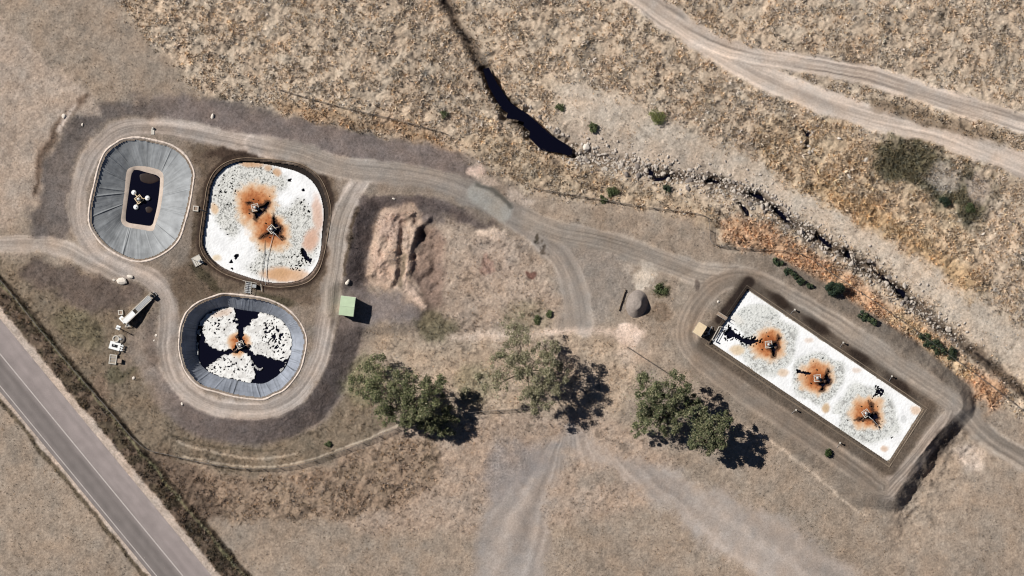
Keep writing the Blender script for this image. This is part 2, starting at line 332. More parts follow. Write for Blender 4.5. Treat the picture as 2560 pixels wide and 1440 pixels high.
# tank surrounds
put(ss(2.0, 1.0, DT), (118,103,88), 0.1, 0.1)
for (a, b) in ((2042,816),(2146,892),(2246,962),(1950,752)):
    blob(a, b, 38, 13, (70,54,44), ang=-.6, k=.85, warp=.3, soft=.5)
stroke([(1872,704),(1845,738),(1800,800)], 24, (66,52,46), 0.1, soft=.3, warp=.15, k=.85)  # bank shade beside the north-west tank edge, painted into the soil colour
blob(1700,30,1,1,(150,130,110),k=0)
# asphalt verge
d, off, run = line_dist(ROAD, GX + .3 * wx, GY + .3 * wy)
put(ss(5.6, 5.0, d), (192,172,154), 0.02, 0.1)
put(ss(0.55, .2, np.abs(off + 5.2) ) * (off < 0), (124,108,86), 0.8, 0.2)
strip = ss(9.0, 8.4, d) * ss(4.9, 5.6, d) * (off > 0)
put(strip * .9, (126,104,84), 1.5, 0.30)
put(strip * ss(.5, .62, fbm(GX * .8, GY * .8, 39, 3)) * .5, (92,84,60), 1.8, 0.4)
put(.65 * ss(0.55, 0.15, np.abs(off - 8.75)), (76,64,48), 1.2, 0.3)
put(ss(0.35, 0.1, np.abs(off - 8.1)) * .6, (150,146,104))
stroke([(455,1140),(540,1156),(640,1166),(738,1158),(838,1127),(928,1093),(1003,1062)], 3, (206,188,164), 0.2, soft=.16, warp=.15, k=.8)
stroke([(440,1105),(540,1132),(640,1145),(740,1135)], 5, (196,176,152), 0.2, soft=.2, warp=.25, k=.7)
stroke([(420,1085),(540,1118),(680,1125)], 4, (104,90,70), 0.6, soft=.2, warp=.25, k=.7)
stroke([(1880,1075),(1945,1115),(2035,1185),(2160,1290)], 6, (204,182,158), 0.4, soft=.3, warp=.3, k=.8)
blob(1742,712,7,14,(96,80,72),k=.7,warp=.3); blob(1340,606,9,8,(92,80,62),.8,.3,k=.8); blob(1360,622,6,8,(100,84,68),.8,.3,k=.7)
stroke([(388,790),(378,830),(382,880),(388,905)], 22, (126,110,98), .2, soft=.4, k=.8)
# broad tone drift, grain and painted tuft shade
drift = fbm(GX * 0.12, GY * 0.12, 41) - 0.5
mott = fbm(GX * 0.9, GY * 0.9, 43, 4) - 0.5
dark = ss(.60, .75, fbm(GX * 1.5, GY * 1.5, 47, 3)) * np.clip(GD * 1.6, 0, 1) * ss(.35, .6, fbm(GX * .3, GY * .3, 48, 2))
GC *= (1 + 0.22 * drift + 0.42 * mott * (1 - .55 * GT))[..., None]
GC *= (1 - 0.40 * dark)[..., None]  # dark patches stand in for shadows among the grass tufts
hue = (fbm(GX * 0.4, GY * 0.4, 51) - 0.5) * 0.16
GC[..., 0] *= 1 + hue; GC[..., 2] *= 1 - hue
lum = GC @ np.array([.3, .55, .15]); sat = np.where((GC[..., 0] / (GC[..., 2] + 1e-6)) > 2.2, .80, .88)[..., None]
GC[:] = lum[..., None] * np.array([1.01, .99, 1.0]) * (1 - sat) + GC * sat
GC *= ((GC @ np.array([.3, .55, .15])) / .245)[..., None] ** .36
np.clip(GC, 0.01, 0.9, out=GC)
# roughness of the relief
rough = np.clip(GD, 0, 1) * (1 - GT)
GZ += rough * ((fbm(GX * 1.1, GY * 1.1, 61, 3) - 0.5) * 0.50 + (fbm(GX * .45 + .4 * wx, GY * .45 + .4 * wy, 62, 3) - .5) * .9 * ss(.5, .9, GD)) + (fbm(GX * 2.2, GY * 2.2, 63, 2) - 0.5) * 0.10 * (0.35 + rough)
d_, off_, run_ = line_dist(ROAD, GX, GY)
GZ += (1.3 - GZ) * ss(5.2, 4.4, d_)

def zat(x, y):
    i = np.clip(np.searchsorted(ax, x) - 1, 0, NXg - 2); j = np.clip(np.searchsorted(ay, y) - 1, 0, NYg - 2)
    fx = (x - ax[i]) / (ax[i + 1] - ax[i]); fy = (y - ay[j]) / (ay[j + 1] - ay[j])
    return (GZ[j, i] * (1 - fx) + GZ[j, i + 1] * fx) * (1 - fy) + (GZ[j + 1, i] * (1 - fx) + GZ[j + 1, i + 1] * fx) * fy
def gat(F, x, y):
    i = np.clip(np.searchsorted(ax, x), 0, NXg - 1); j = np.clip(np.searchsorted(ay, y), 0, NYg - 1)
    return F[j, i]

# ------------------------------------------------------------------ materials
def new_mat(name):
    m = bpy.data.materials.new(name); m.use_nodes = True
    nt = m.node_tree; b = nt.nodes['Principled BSDF']; b.inputs['Specular IOR Level'].default_value = 0.2
    return m, nt, b
def noise_mul(nt, color_socket, scale, amt, coord='Object', detail=4):
    tc = nt.nodes.new('ShaderNodeTexCoord'); n = nt.nodes.new('ShaderNodeTexNoise')
    n.inputs['Scale'].default_value = scale; n.inputs['Detail'].default_value = detail; n.inputs['Roughness'].default_value = 0.65
    nt.links.new(tc.outputs[coord], n.inputs['Vector'])
    mr = nt.nodes.new('ShaderNodeMapRange'); mr.inputs['From Min'].default_value = 0.25; mr.inputs['From Max'].default_value = 0.75
    mr.inputs['To Min'].default_value = 1 - amt; mr.inputs['To Max'].default_value = 1 + amt
    nt.links.new(n.outputs['Fac'], mr.inputs['Value'])
    mx = nt.nodes.new('ShaderNodeVectorMath'); mx.operation = 'SCALE'
    nt.links.new(color_socket, mx.inputs[0]); nt.links.new(mr.outputs['Result'], mx.inputs['Scale'])
    return mx.outputs['Vector'], n
def mat_attr(name, rough=0.95, scale=3.0, amt=0.25, bump=0.4, bdist=0.1, spec=0.15, scale2=None, amt2=0.0):
    m, nt, b = new_mat(name)
    at = nt.nodes.new('ShaderNodeAttribute'); at.attribute_name = 'Col'
    out, n = noise_mul(nt, at.outputs['Color'], scale, amt)
    if scale2: out, n2 = noise_mul(nt, out, scale2, amt2)
    nt.links.new(out, b.inputs['Base Color'])
    b.inputs['Roughness'].default_value = rough; b.inputs['Specular IOR Level'].default_value = spec
    if bump:
        bp = nt.nodes.new('ShaderNodeBump'); bp.inputs['Strength'].default_value = bump; bp.inputs['Distance'].default_value = bdist
        nt.links.new(n.outputs['Fac'], bp.inputs['Height']); nt.links.new(bp.outputs['Normal'], b.inputs['Normal'])
    return m
def mat_plain(name, rgb, rough=0.7, scale=4.0, amt=0.2, bump=0.0, spec=0.3, metal=0.0):
    m, nt, b = new_mat(name)
    c = nt.nodes.new('ShaderNodeRGB'); c.outputs[0].default_value = (*[float(v) for v in rgb], 1)
    out, n = noise_mul(nt, c.outputs[0], scale, amt)
    nt.links.new(out, b.inputs['Base Color'])
    b.inputs['Roughness'].default_value = rough; b.inputs['Specular IOR Level'].default_value = spec; b.inputs['Metallic'].default_value = metal
    if bump:
        bp = nt.nodes.new('ShaderNodeBump'); bp.inputs['Strength'].default_value = bump; bp.inputs['Distance'].default_value = 0.05
        nt.links.new(n.outputs['Fac'], bp.inputs['Height']); nt.links.new(bp.outputs['Normal'], b.inputs['Normal'])
    return m
M_GROUND = mat_attr('bare_earth', 0.97, 2.4, 0.34, 0.7, 0.16, 0.1, 6.5, 0.30)
M_TRACK = mat_attr('packed_dirt', 0.97, 3.0, 0.20, 0.4, 0.10, 0.1, 7.0, 0.18)
M_GRASS = mat_attr('dry_grass_blades', 0.9, 2.0, 0.1, 0, 0, 0.1)
M_LEAF = mat_attr('leaves', 0.7, 2.0, 0.15, 0, 0, 0.2)
M_FOAM = mat_attr('foam', 0.9, 5.0, 0.06, 0.25, 0.04, 0.2)
M_LINER = mat_attr('plastic_liner', 0.62, 1.5, 0.10, 0.2, 0.05, 0.25)
M_RIM = mat_plain('pale_edge', A(232,214,198), 0.95, 2.0, 0.25, 0.3)
M_RIM2 = mat_plain('weathered_edge', A(150,130,108), 0.95, 1.5, 0.3, 0.3)
M_SILT = mat_plain('pale_silt', A(208,190,174), 0.95, 1.2, 0.18, 0.2)
M_CONC = mat_plain('concrete', A(214,206,192), 0.9, 3.0, 0.2, 0.2)
M_CONCD = mat_plain('weathered_concrete', A(168,156,140), 0.9, 3.0, 0.25, 0.2)
M_WHITE = mat_plain('white_paint', (0.8,0.8,0.77), 0.5, 3.0, 0.08)
M_CREAM = mat_plain('cream_steel', A(238,214,176), 0.5, 3.0, 0.1)
M_GREEN = mat_plain('pale_green_steel', A(205,222,186), 0.5, 1.0, 0.05, 0, 0.3)
M_STEEL = mat_plain('galvanised_steel', (0.45,0.45,0.44), 0.45, 5.0, 0.2, 0, 0.5, 0.4)
M_RUST = mat_plain('stained_steel', (0.30,0.22,0.16), 0.7, 5.0, 0.3)
M_BROWN = mat_plain('stained_float', (0.06,0.03,0.018), 0.7, 5.0, 0.3)
M_DARK = mat_plain('dark_rubber', (0.02,0.02,0.022), 0.6, 5.0, 0.2)
M_TIMBER = mat_plain('grey_timber', A(150,132,112), 0.9, 4.0, 0.3)
M_WIRE = mat_plain('weathered_wire', (0.16,0.14,0.12), 0.7, 5.0, 0.2)
M_ROCKW = mat_plain('pale_rock', A(236,224,208), 0.95, 2.5, 0.2, 0.5)
M_BARK = mat_plain('bark', (0.16,0.12,0.09), 0.95, 6.0, 0.35, 0.5)
M_ROCK = mat_plain('grey_rock', A(204,192,178), 0.95, 2.5, 0.3, 0.6)
M_ROCKD = mat_plain('dark_grey_rock', A(142,132,124), 0.95, 2.5, 0.3, 0.6)
M_GRAV = mat_plain('grey_gravel', A(158,146,136), 0.98, 3.0, 0.28, 0.8)
M_ASPH = None
def mat_water(name, rgb, rough=0.12):
    m, nt, b = new_mat(name)
    b.inputs['Base Color'].default_value = (*rgb, 1); b.inputs['Roughness'].default_value = rough
    b.inputs['Specular IOR Level'].default_value = 0.3
    n = nt.nodes.new('ShaderNodeTexNoise'); n.inputs['Scale'].default_value = 2.5
    bp = nt.nodes.new('ShaderNodeBump'); bp.inputs['Strength'].default_value = 0.08; bp.inputs['Distance'].default_value = 0.05
    tc = nt.nodes.new('ShaderNodeTexCoord'); nt.links.new(tc.outputs['Object'], n.inputs['Vector'])
    nt.links.new(n.outputs['Fac'], bp.inputs['Height']); nt.links.new(bp.outputs['Normal'], b.inputs['Normal'])
    return m
M_WATER = mat_water('dark_water', (0.004, 0.004, 0.010))
M_CREEK = mat_water('creek_water', (0.003, 0.003, 0.008))

# ------------------------------------------------------------------ mesh helpers
def np_mesh(name, V, F, mat, cols=None, smooth=True, normals=None):
    """V (n,3); F (m,k) with a fixed k"""
    me = bpy.data.meshes.new(name); V = np.ascontiguousarray(V, np.float32); F = np.ascontiguousarray(F, np.int32)
    k = F.shape[1]; m = len(F)
    me.vertices.add(len(V)); me.vertices.foreach_set('co', V.ravel())
    me.loops.add(m * k); me.loops.foreach_set('vertex_index', F.ravel())
    me.polygons.add(m); me.polygons.foreach_set('loop_start', np.arange(m, dtype=np.int32) * k)
    me.update(calc_edges=True)
    me.polygons.foreach_set('use_smooth', np.full(m, smooth))
    if cols is not None:
        at = me.color_attributes.new('Col', 'FLOAT_COLOR', 'POINT')
        c = np.ones((len(V), 4), np.float32); c[:, :3] = cols; at.data.foreach_set('color', c.ravel())
    me.materials.append(mat); me.update()
    if normals is not None:
        me.normals_split_custom_set_from_vertices(np.ascontiguousarray(normals, np.float32).tolist())
    return me
def link(name, me, parent=None, loc=None):
    o = bpy.data.objects.new(name, me); COL.objects.link(o)
    if parent: o.parent = parent
    if loc is not None: o.location = loc
    return o
def tag(o, label, cat, group=None):
    o['label'] = label; o['category'] = cat
    if group: o['group'] = group
    return o
def thing(name, label, cat, loc, rot=0, group=None):
    o = bpy.data.objects.new(name, None); COL.objects.link(o); o.empty_display_size = 0.3
    o.location = loc; o.rotation_euler = (0, 0, rot)
    return tag(o, label, cat, group)
class MB:
    def __init__(s): s.v = []; s.f = []
    def add(s, v, f, mx=None):
        n = len(s.v)
        s.v += [tuple((mx @ Vector(p)) if mx else p) for p in v]; s.f += [tuple(i + n for i in q) for q in f]; return s
    def box(s, c, d, rz=0, ry=0, bev=0.0):
        x, y, z = d[0] / 2, d[1] / 2, d[2] / 2
        b = min(bev, x * .5, y * .5, z * .5)
        mx = Matrix.Translation(c) @ Matrix.Rotation(rz, 4, 'Z') @ Matrix.Rotation(ry, 4, 'Y')
        if b <= 0:
            v = [(i * x, j * y, k * z) for k in (-1, 1) for j in (-1, 1) for i in (-1, 1)]
            f = [(0,2,3,1),(4,5,7,6),(0,1,5,4),(2,6,7,3),(0,4,6,2),(1,3,7,5)]
        else:
            v = []
            for zz, ins in ((-z, 0), (z - b, 0), (z, b)):
                for i, j in ((-1,-1),(1,-1),(1,1),(-1,1)): v.append((i * (x - ins), j * (y - ins), zz))
            f = [(3,2,1,0),(8,9,10,11)]
            for r in (0, 4):
                for k in range(4): f.append((r + k, r + (k + 1) % 4, r + 4 + (k + 1) % 4, r + 4 + k))
        return s.add(v, f, mx)
    def cyl(s, p0, p1, r0, r1=None, n=10, cap=True):
        r1 = r0 if r1 is None else r1; p0 = Vector(p0); p1 = Vector(p1); d = (p1 - p0).normalized()
        u = d.orthogonal().normalized(); w = d.cross(u); v = []; f = []
        for p, r in ((p0, r0), (p1, r1)):
            for k in range(n):
                a = 2 * math.pi * k / n; v.append(tuple(p + r * (math.cos(a) * u + math.sin(a) * w)))
        for k in range(n): f.append((k, (k + 1) % n, n + (k + 1) % n, n + k))
        if cap: f += [tuple(range(n - 1, -1, -1)), tuple(range(n, 2 * n))]
        return s.add(v, f)
    def tube(s, pts, r, n=6):
        pts = [Vector(p) for p in pts]; rs = r if isinstance(r, (list, tuple)) else [r] * len(pts); v = []; f = []
        u = None
        for i, p in enumerate(pts):
            d = (pts[min(i + 1, len(pts) - 1)] - pts[max(i - 1, 0)]).normalized()
            u = d.orthogonal().normalized() if u is None else (u - d * u.dot(d)).normalized()
            w = d.cross(u)
            for k in range(n):
                a = 2 * math.pi * k / n; v.append(tuple(p + rs[i] * (math.cos(a) * u + math.sin(a) * w)))
        for i in range(len(pts) - 1):
            for k in range(n):
                f.append((i * n + k, i * n + (k + 1) % n, (i + 1) * n + (k + 1) % n, (i + 1) * n + k))
        f += [tuple(range(n - 1, -1, -1)), tuple(range((len(pts) - 1) * n, len(pts) * n))]
        return s.add(v, f)
    def dome(s, c, rx, rz, n=16, m=8, full=True):
        v = []; f = []; a0 = -math.pi / 2 if full else 0
        for j in range(m + 1):
            t = a0 + (math.pi / 2 - a0) * j / m
            for k in range(n):
                a = 2 * math.pi * k / n; v.append((c[0] + rx * math.cos(t) * math.cos(a), c[1] + rx * math.cos(t) * math.sin(a), c[2] + rz * math.sin(t)))
        for j in range(m):
            for k in range(n): f.append((j * n + k, j * n + (k + 1) % n, (j + 1) * n + (k + 1) % n, (j + 1) * n + k))
        return s.add(v, f)
    def ring(s, c, ro, ri, h, n=20):
        v = []; f = []
        for r, z in ((ro, 0), (ro, h), (ri, h), (ri, 0)):
            for k in range(n):
                a = 2 * math.pi * k / n; v.append((c[0] + r * math.cos(a), c[1] + r * math.sin(a), c[2] + z))
        for j in range(4):
            for k in range(n): f.append((j * n + k, j * n + (k + 1) % n, ((j + 1) % 4) * n + (k + 1) % n, ((j + 1) % 4) * n + k))
        return s.add(v, f)
    def frame(s, c, w, d, t, h, rz=0):
        for a, b, ww, dd in ((0, d / 2 - t / 2, w, t), (0, -d / 2 + t / 2, w, t), (w / 2 - t / 2, 0, t, d - 2 * t), (-w / 2 + t / 2, 0, t, d - 2 * t)):
            q = Matrix.Rotation(rz, 3, 'Z') @ Vector((a, b, 0)); s.box((c[0] + q.x, c[1] + q.y, c[2] + h / 2), (ww, dd, h), rz)
        return s
    def mesh(s, name, mat, smooth=False):
        me = bpy.data.meshes.new(name); me.from_pydata(s.v, [], s.f); me.materials.append(mat); me.update()
        if smooth: me.polygons.foreach_set('use_smooth', [True] * len(me.polygons))
        return me
    def build(s, name, mat, parent=None, smooth=False, loc=None):
        return link(name, s.mesh(name, mat, smooth), parent, loc)

# ------------------------------------------------------------------ ground objects
idx = np.arange(NXg * NYg).reshape(NYg, NXg)
Q = np.stack([idx[:-1, :-1], idx[:-1, 1:], idx[1:, 1:], idx[1:, :-1]], -1)
def cellmax(F): return np.maximum(np.maximum(F[:-1, :-1], F[:-1, 1:]), np.maximum(F[1:, :-1], F[1:, 1:]))
hole = (cellmax(D1) < -0.35) | (cellmax(D2) < -0.35) | (cellmax(D3) < -0.35) | (cellmax(DT) < -0.35)
tw = (GT[:-1, :-1] + GT[1:, 1:] + GT[:-1, 1:] + GT[1:, :-1]) / 4
gy, gx = np.gradient(GZ, ay, ax)
NRM = np.stack([-gx, -gy, np.ones_like(gx)], -1); NRM /= np.linalg.norm(NRM, axis=-1, keepdims=True)
ALLV = np.stack([GX, GY, GZ], -1).reshape(-1, 3); ALLC = GC.reshape(-1, 3); ALLN = NRM.reshape(-1, 3)
def ground_part(name, sel, mat):
    q = Q[sel]; u, inv = np.unique(q.ravel(), return_inverse=True)
    me = np_mesh(name, ALLV[u], inv.reshape(-1, 4), mat, ALLC[u], True, ALLN[u])
    o = link(name, me); o['kind'] = 'structure'; return o
ground_part('ground', ~hole & (tw < 0.5), M_GROUND)
ground_part('dirt_track', ~hole & (tw >= 0.5), M_TRACK)

# sealed road
def strip_mesh(name, centre, o0, o1, z, mat, cols=None, nl=240, nw=2):
    p = resample(centre, nl, closed=False); t = np.gradient(p, axis=0); t /= np.linalg.norm(t, axis=1, keepdims=True)
    nrm = np.c_[-t[:, 1], t[:, 0]]; V = []
    for k in range(nw):
        o = o0 + (o1 - o0) * k / (nw - 1); q = p + nrm * o; V.append(np.c_[q, np.full(nl, z)])
    V = np.array(V).reshape(-1, 3); F = []
    for k in range(nw - 1):
        for i in range(nl - 1): F.append((k * nl + i, k * nl + i + 1, (k + 1) * nl + i + 1, (k + 1) * nl + i))
    return np_mesh(name, V, np.array(F)[:, ::-1] if False else np.array(F)[:, ::-1], mat, cols, False)
def mat_asphalt():
    m, nt, b = new_mat('worn_asphalt')
    at = nt.nodes.new('ShaderNodeAttribute'); at.attribute_name = 'Col'
    o, n = noise_mul(nt, at.outputs['Color'], 6.0, 0.10); o, n = noise_mul(nt, o, 0.6, 0.08)
    nt.links.new(o, b.inputs['Base Color']); b.inputs['Roughness'].default_value = 0.92
    return m
NWR = 41; NLR = 260
offs = np.linspace(-4.2, 3.9, NWR)
rc = np.empty((NWR, NLR, 3))
for k, o in enumerate(offs):
    tone = 0.5 + 0.5 * math.tanh(o / 0.8)                  # older, paler seal on the field side
    c = A(138,129,124) * (1 - tone) + A(163,151,146) * tone
    c = c * (1 - 0.20 * math.exp(-((o + 1.0) / 0.5) ** 2) - 0.16 * math.exp(-((o + 2.6) / 0.5) ** 2) - 0.07 * math.exp(-((o - 1.1) / 0.4) ** 2) - 0.07 * math.exp(-((o - 2.6) / 0.4) ** 2))
    u_ = np.arange(NLR) * 1.0; wr = (1 + .16 * (vn(u_ * .5, u_ * 0 + o * 1.3, 201) - .5) + .12 * (vn(u_ * .09, u_ * 0 + o * 2.5, 203) - .5))
    if abs(o) > 3.5: wr = wr + .22 * (vn(u_ * .9, u_ * 0 + o, 205) - .4)
    rc[k] = c * wr[:, None]
rd = link('road', strip_mesh('road', ROAD, -4.2, 3.9, 1.33, mat_asphalt(), rc.reshape(-1, 3), NLR, NWR)); rd['kind'] = 'structure'
M_LINE = mat_plain('worn_line_paint', A(196,186,178), 0.8, 3.0, 0.2)
o = link('road_centre_marking', strip_mesh('road_centre_marking', ROAD, -0.10, 0.10, 1.336, M_LINE)); o['kind'] = 'structure'
o = link('road_edge_marking', strip_mesh('road_edge_marking', ROAD, -3.62, -3.46, 1.336, M_LINE)); o['kind'] = 'structure'

# ------------------------------------------------------------------ grass tufts (uncountable)
def tufts(name, n_try, box, dens_fn, label, cat, blades=10, hmul=1.0, colmul=1.0):
    x = RNG.uniform(box[0], box[1], n_try); y = RNG.uniform(box[2], box[3], n_try)
    clump = fbm(x * .8, y * .8, 71, 3)
    p = dens_fn(x, y) * ss(.30, .62, clump)
    keep = RNG.random(n_try) < p
    for D in (D1, D2, D3, DT): keep &= gat(D, x, y) > 0.5
    x = x[keep]; y = y[keep]; n = len(x)
    z = zat(x, y); h = gat(GH, x, y) * RNG.uniform(.6, 1.5, n) * hmul
    base = gat(GC, x, y) * colmul * RNG.uniform(.62, 1.55, n)[:, None]
    j = RNG.uniform(-.10, .10, n); base[:, 0] *= 1 + j; base[:, 2] *= 1 - j * 1.5
    V = np.empty((n, blades, 3, 3)); C = np.empty((n, blades, 3, 3))
    for b in range(blades):
        a = RNG.uniform(0, 2 * math.pi, n); le = h * RNG.uniform(.35, 1.0, n); w = h * RNG.uniform(.14, .30, n)
        ca, sa = np.cos(a), np.sin(a); hh = h * RNG.uniform(.6, 1.1, n)
        V[:, b, 0] = np.c_[x - sa * w * .5, y + ca * w * .5, z - .03]
        V[:, b, 1] = np.c_[x + sa * w * .5, y - ca * w * .5, z - .03]
        V[:, b, 2] = np.c_[x + ca * le, y + sa * le, z + hh]
        k = RNG.uniform(.85, 1.15, n)[:, None]
        C[:, b, 0] = base * k; C[:, b, 1] = base * k; C[:, b, 2] = base * k * 1.12
    V = V.reshape(-1, 3); C = np.clip(C.reshape(-1, 3), .01, .85)
    o = link(name, np_mesh(name, V, np.arange(len(V)).reshape(-1, 3), M_GRASS, C, False))
    o['kind'] = 'stuff'; tag(o, label, cat); return n
gfun = lambda x, y: gat(GD, x, y) * .8
ntuft = tufts('dry_grass', 210000, (-91, 91, -52, 52), gfun, 'dry tan and orange grass tufts covering the open ground and creek slope', 'grass')
def tus_fn(x, y):
    return ss(.55, .95, gat(GD, x, y)) * ss(.45, .62, fbm(x * .22, y * .22, 75, 3))
tufts('tussock_grass', 20000, (-91, 91, -52, 52), tus_fn, 'tall coarse tussocks standing in the dry grass of the creek slope', 'tussocks', 13, 1.6, 1.08)
def scrub_fn(x, y):
    d = sdf(WP([(2185,365),(2255,350),(2330,378),(2430,425),(2462,455),(2445,560),(2400,550),(2330,498),(2250,448),(2200,420)]), x, y)
    return ss(1.0, -1.5, d)
tufts('low_scrub', 5200, W(2150, 0)[:1] + W(2500, 0)[:1] + W(0, 590)[1:] + W(0, 320)[1:], scrub_fn, 'dark olive low scrub beside the pale dirt road in the upper right', 'scrub', 10, 1.2, .95)

# ------------------------------------------------------------------ lagoons
def loft_liner(name, outer, inner, z0, z1, n, m, seams, amp, colA, parent, seed, dark=None):
    po = resample(catmull(outer, 8), n); pi_ = resample(catmull(inner, 8), n)
    # match inner start to outer start
    c = outer.mean(0); ao = math.atan2(*(po[0] - c)[::-1]); ang = np.arctan2(pi_[:, 1] - c[1], pi_[:, 0] - c[0])
    k = int(np.argmin(np.abs(np.angle(np.exp(1j * (ang - ao)))))); pi_ = np.roll(pi_, -k, 0)
    u = np.arange(n) / n; t = np.linspace(0, 1, m)
    rng = np.random.default_rng(seed); su = np.sort(rng.uniform(0, 1, seams) * .25 + np.arange(seams) / seams * 1.0) % 1
    per = np.hypot(*np.diff(np.vstack([po, po[:1]]), axis=0).T).sum()
    V = np.empty((m, n, 3)); C = np.empty((m, n, 3))
    for j in range(m):
        p = po * (1 - t[j]) + pi_ * t[j]; bump = np.zeros(n); tone = np.ones(n); crease = np.zeros(n)
        for q, s0 in enumerate(su):
            lean = rng_l[q % len(rng_l)] * t[j]
            dd = np.abs((u - s0 - lean + .5) % 1 - .5) * per
            a = amp * strong[q % len(strong)]
            bump += a * np.exp(-(dd / .16) ** 2); tone += .16 * strong[q % len(strong)] * np.exp(-(dd / .10) ** 2); d2 = np.abs((u - s0 - lean + .5 + .0028) % 1 - .5) * per; crease += .45 * strong[q % len(strong)] * np.exp(-(d2 / .09) ** 2)
        nz = fbm(p[:, 0] * .7, p[:, 1] * .7, seed, 3) - .5
        nz2 = fbm(u * per * 1.6, np.full(n, t[j] * 1.2), seed + 5, 3) - .5
        env = math.sin(math.pi * min(max(t[j], 0), 1)) ** .5
        V[j, :, :2] = p; V[j, :, 2] = z0 + (z1 - z0) * t[j] + (bump + .16 * nz + .10 * nz2) * env
        hoop = .10 * np.exp(-((t[j] * 7 + .15 * nz) % 1 - .5) ** 2 / .004)
        C[j] = colA * (tone * (1 + .55 * nz + .40 * nz2) - crease - hoop)[:, None]
        if dark is not None: C[j] *= dark(p[:, 0], p[:, 1], t[j])[:, None]
    I = np.arange(n * m).reshape(m, n); F = np.stack([I[:-1], I[1:], np.roll(I[1:], -1, 1), np.roll(I[:-1], -1, 1)], -1).reshape(-1, 4)
    return link(name, np_mesh(name, V.reshape(-1, 3), F[:, ::-1] if False else F, M_LINER, C.reshape(-1, 3)), parent)
rng_l = RNG.uniform(-.012, .012, 97); strong = RNG.uniform(.15, 1.0, 89) ** 1.5
def rim(name, outer, z, w, h, mat, parent, n=420, seed=1, wob=.12):
    p = resample(catmull(outer, 8), n); t = np.roll(p, -1, 0) - np.roll(p, 1, 0); t /= np.linalg.norm(t, axis=1, keepdims=True)
    nr = np.c_[t[:, 1], -t[:, 0]]; c = outer.mean(0); nr *= np.sign(np.sum(nr * (p - c), 1))[:, None]
    u = np.arange(n); k = 1 + wob * 3 * (vn(u * .13, u * 0. + .5, seed) - .5) + wob * 3 * (vn(u * .6, u * 0. + .5, seed + 1) - .5)
    prof = [(.62, -.14), (.45, .6), (.1, 1.0), (-.3, .75), (-.55, -.25)]
    V = np.array([np.c_[p + nr * (a * w * k)[:, None], z + b * h * np.ones(n) * k] for a, b in prof])
    I = np.arange(n * 5).reshape(5, n); F = np.stack([I[:-1], np.roll(I[:-1], -1, 1), np.roll(I[1:], -1, 1), I[1:]], -1).reshape(-1, 4)
    return link(name, np_mesh(name, V.reshape(-1, 3), F, mat), parent)
def sheet(name, poly, z, mat, parent=None, kind=None, n=None):
    p = catmull(poly, 4) if n is None else poly
    a = sum(p[i][0] * p[(i + 1) % len(p)][1] - p[(i + 1) % len(p)][0] * p[i][1] for i in range(len(p)))
    if a < 0: p = p[::-1]
    me = bpy.data.meshes.new(name); me.from_pydata([(x, y, z) for x, y in p], [], [tuple(range(len(p)))]); me.materials.append(mat); me.update()
    o = link(name, me, parent)
    if kind: o['kind'] = kind
    return o
def grow(poly, d):
    c = poly.mean(0); v = poly - c; r = np.linalg.norm(v, axis=1, keepdims=True); return c + v * (r + d) / r

# lagoon with the dry sides and a small dark sump
c1 = LAG1_OUT.mean(0)
L1 = thing('lined_lagoon', 'nearly empty oval lagoon with pale grey liner and small dark rectangular pool', 'lagoon', (0, 0, 0))
loft_liner('liner', LAG1_OUT, grow(LAG1_IN, -.12), 2.16, -0.75, 1000, 36, 26, .17, A(160,162,162), L1, 3)
rim('rim', LAG1_OUT, 2.12, .30, .12, M_RIM, L1, wob=.22)
# silt floor ring
po = resample(catmull(grow(LAG1_IN, .02), 6), 200); pi_ = resample(catmull(grow(LAG1_WAT, -.35), 6), 200)
cc = LAG1_IN.mean(0); ang = np.arctan2(pi_[:, 1] - cc[1], pi_[:, 0] - cc[0]); ao = math.atan2(*(po[0] - cc)[::-1])
pi_ = np.roll(pi_, -int(np.argmin(np.abs(np.angle(np.exp(1j * (ang - ao)))))), 0)
V = np.vstack([np.c_[po, np.full(200, -.67)], np.c_[(po * .4 + pi_ * .6), np.full(200, -.80)], np.c_[pi_, np.full(200, -1.15)]])
I = np.arange(600).reshape(3, 200); F = np.stack([I[:-1], I[1:], np.roll(I[1:], -1, 1), np.roll(I[:-1], -1, 1)], -1).reshape(-1, 4)
link('silt_floor', np_mesh('silt_floor', V, F, M_SILT), L1)
sheet('sludge_bed', catmull(grow(LAG1_WAT, .3), 4), -1.9, M_BROWN, L1)
sheet('water', grow(LAG1_WAT, .1), -.86, M_WATER, None, 'structure')

M_SHOAL = mat_plain('brown_sludge', (0.022,0.012,0.009), 0.5, 1.5, 0.3)
def shoal(label, px, py, rx, ry, ang):
    m = MB(); m.dome((0, 0, 0), 1, 1, 20, 5, full=False); v = [(a * rx * S * (1 + .12 * math.sin(3 * math.atan2(b, a) + 1)), b * ry * S, c * .06) for a, b, c in m.v]; m.v = v
    x, y = W(px, py); o = m.build('sludge_bank', M_SHOAL, None, True, (x, y, -.87)); o.rotation_euler.z = ang; return tag(o, label, 'sludge bank')
shoal('dark brown sludge bank along the top end of the rectangular pool', 370, 446, 25, 13, -.15)
shoal('small brown sludge patch near the lower right of the rectangular pool', 371, 524, 9, 8, 0)

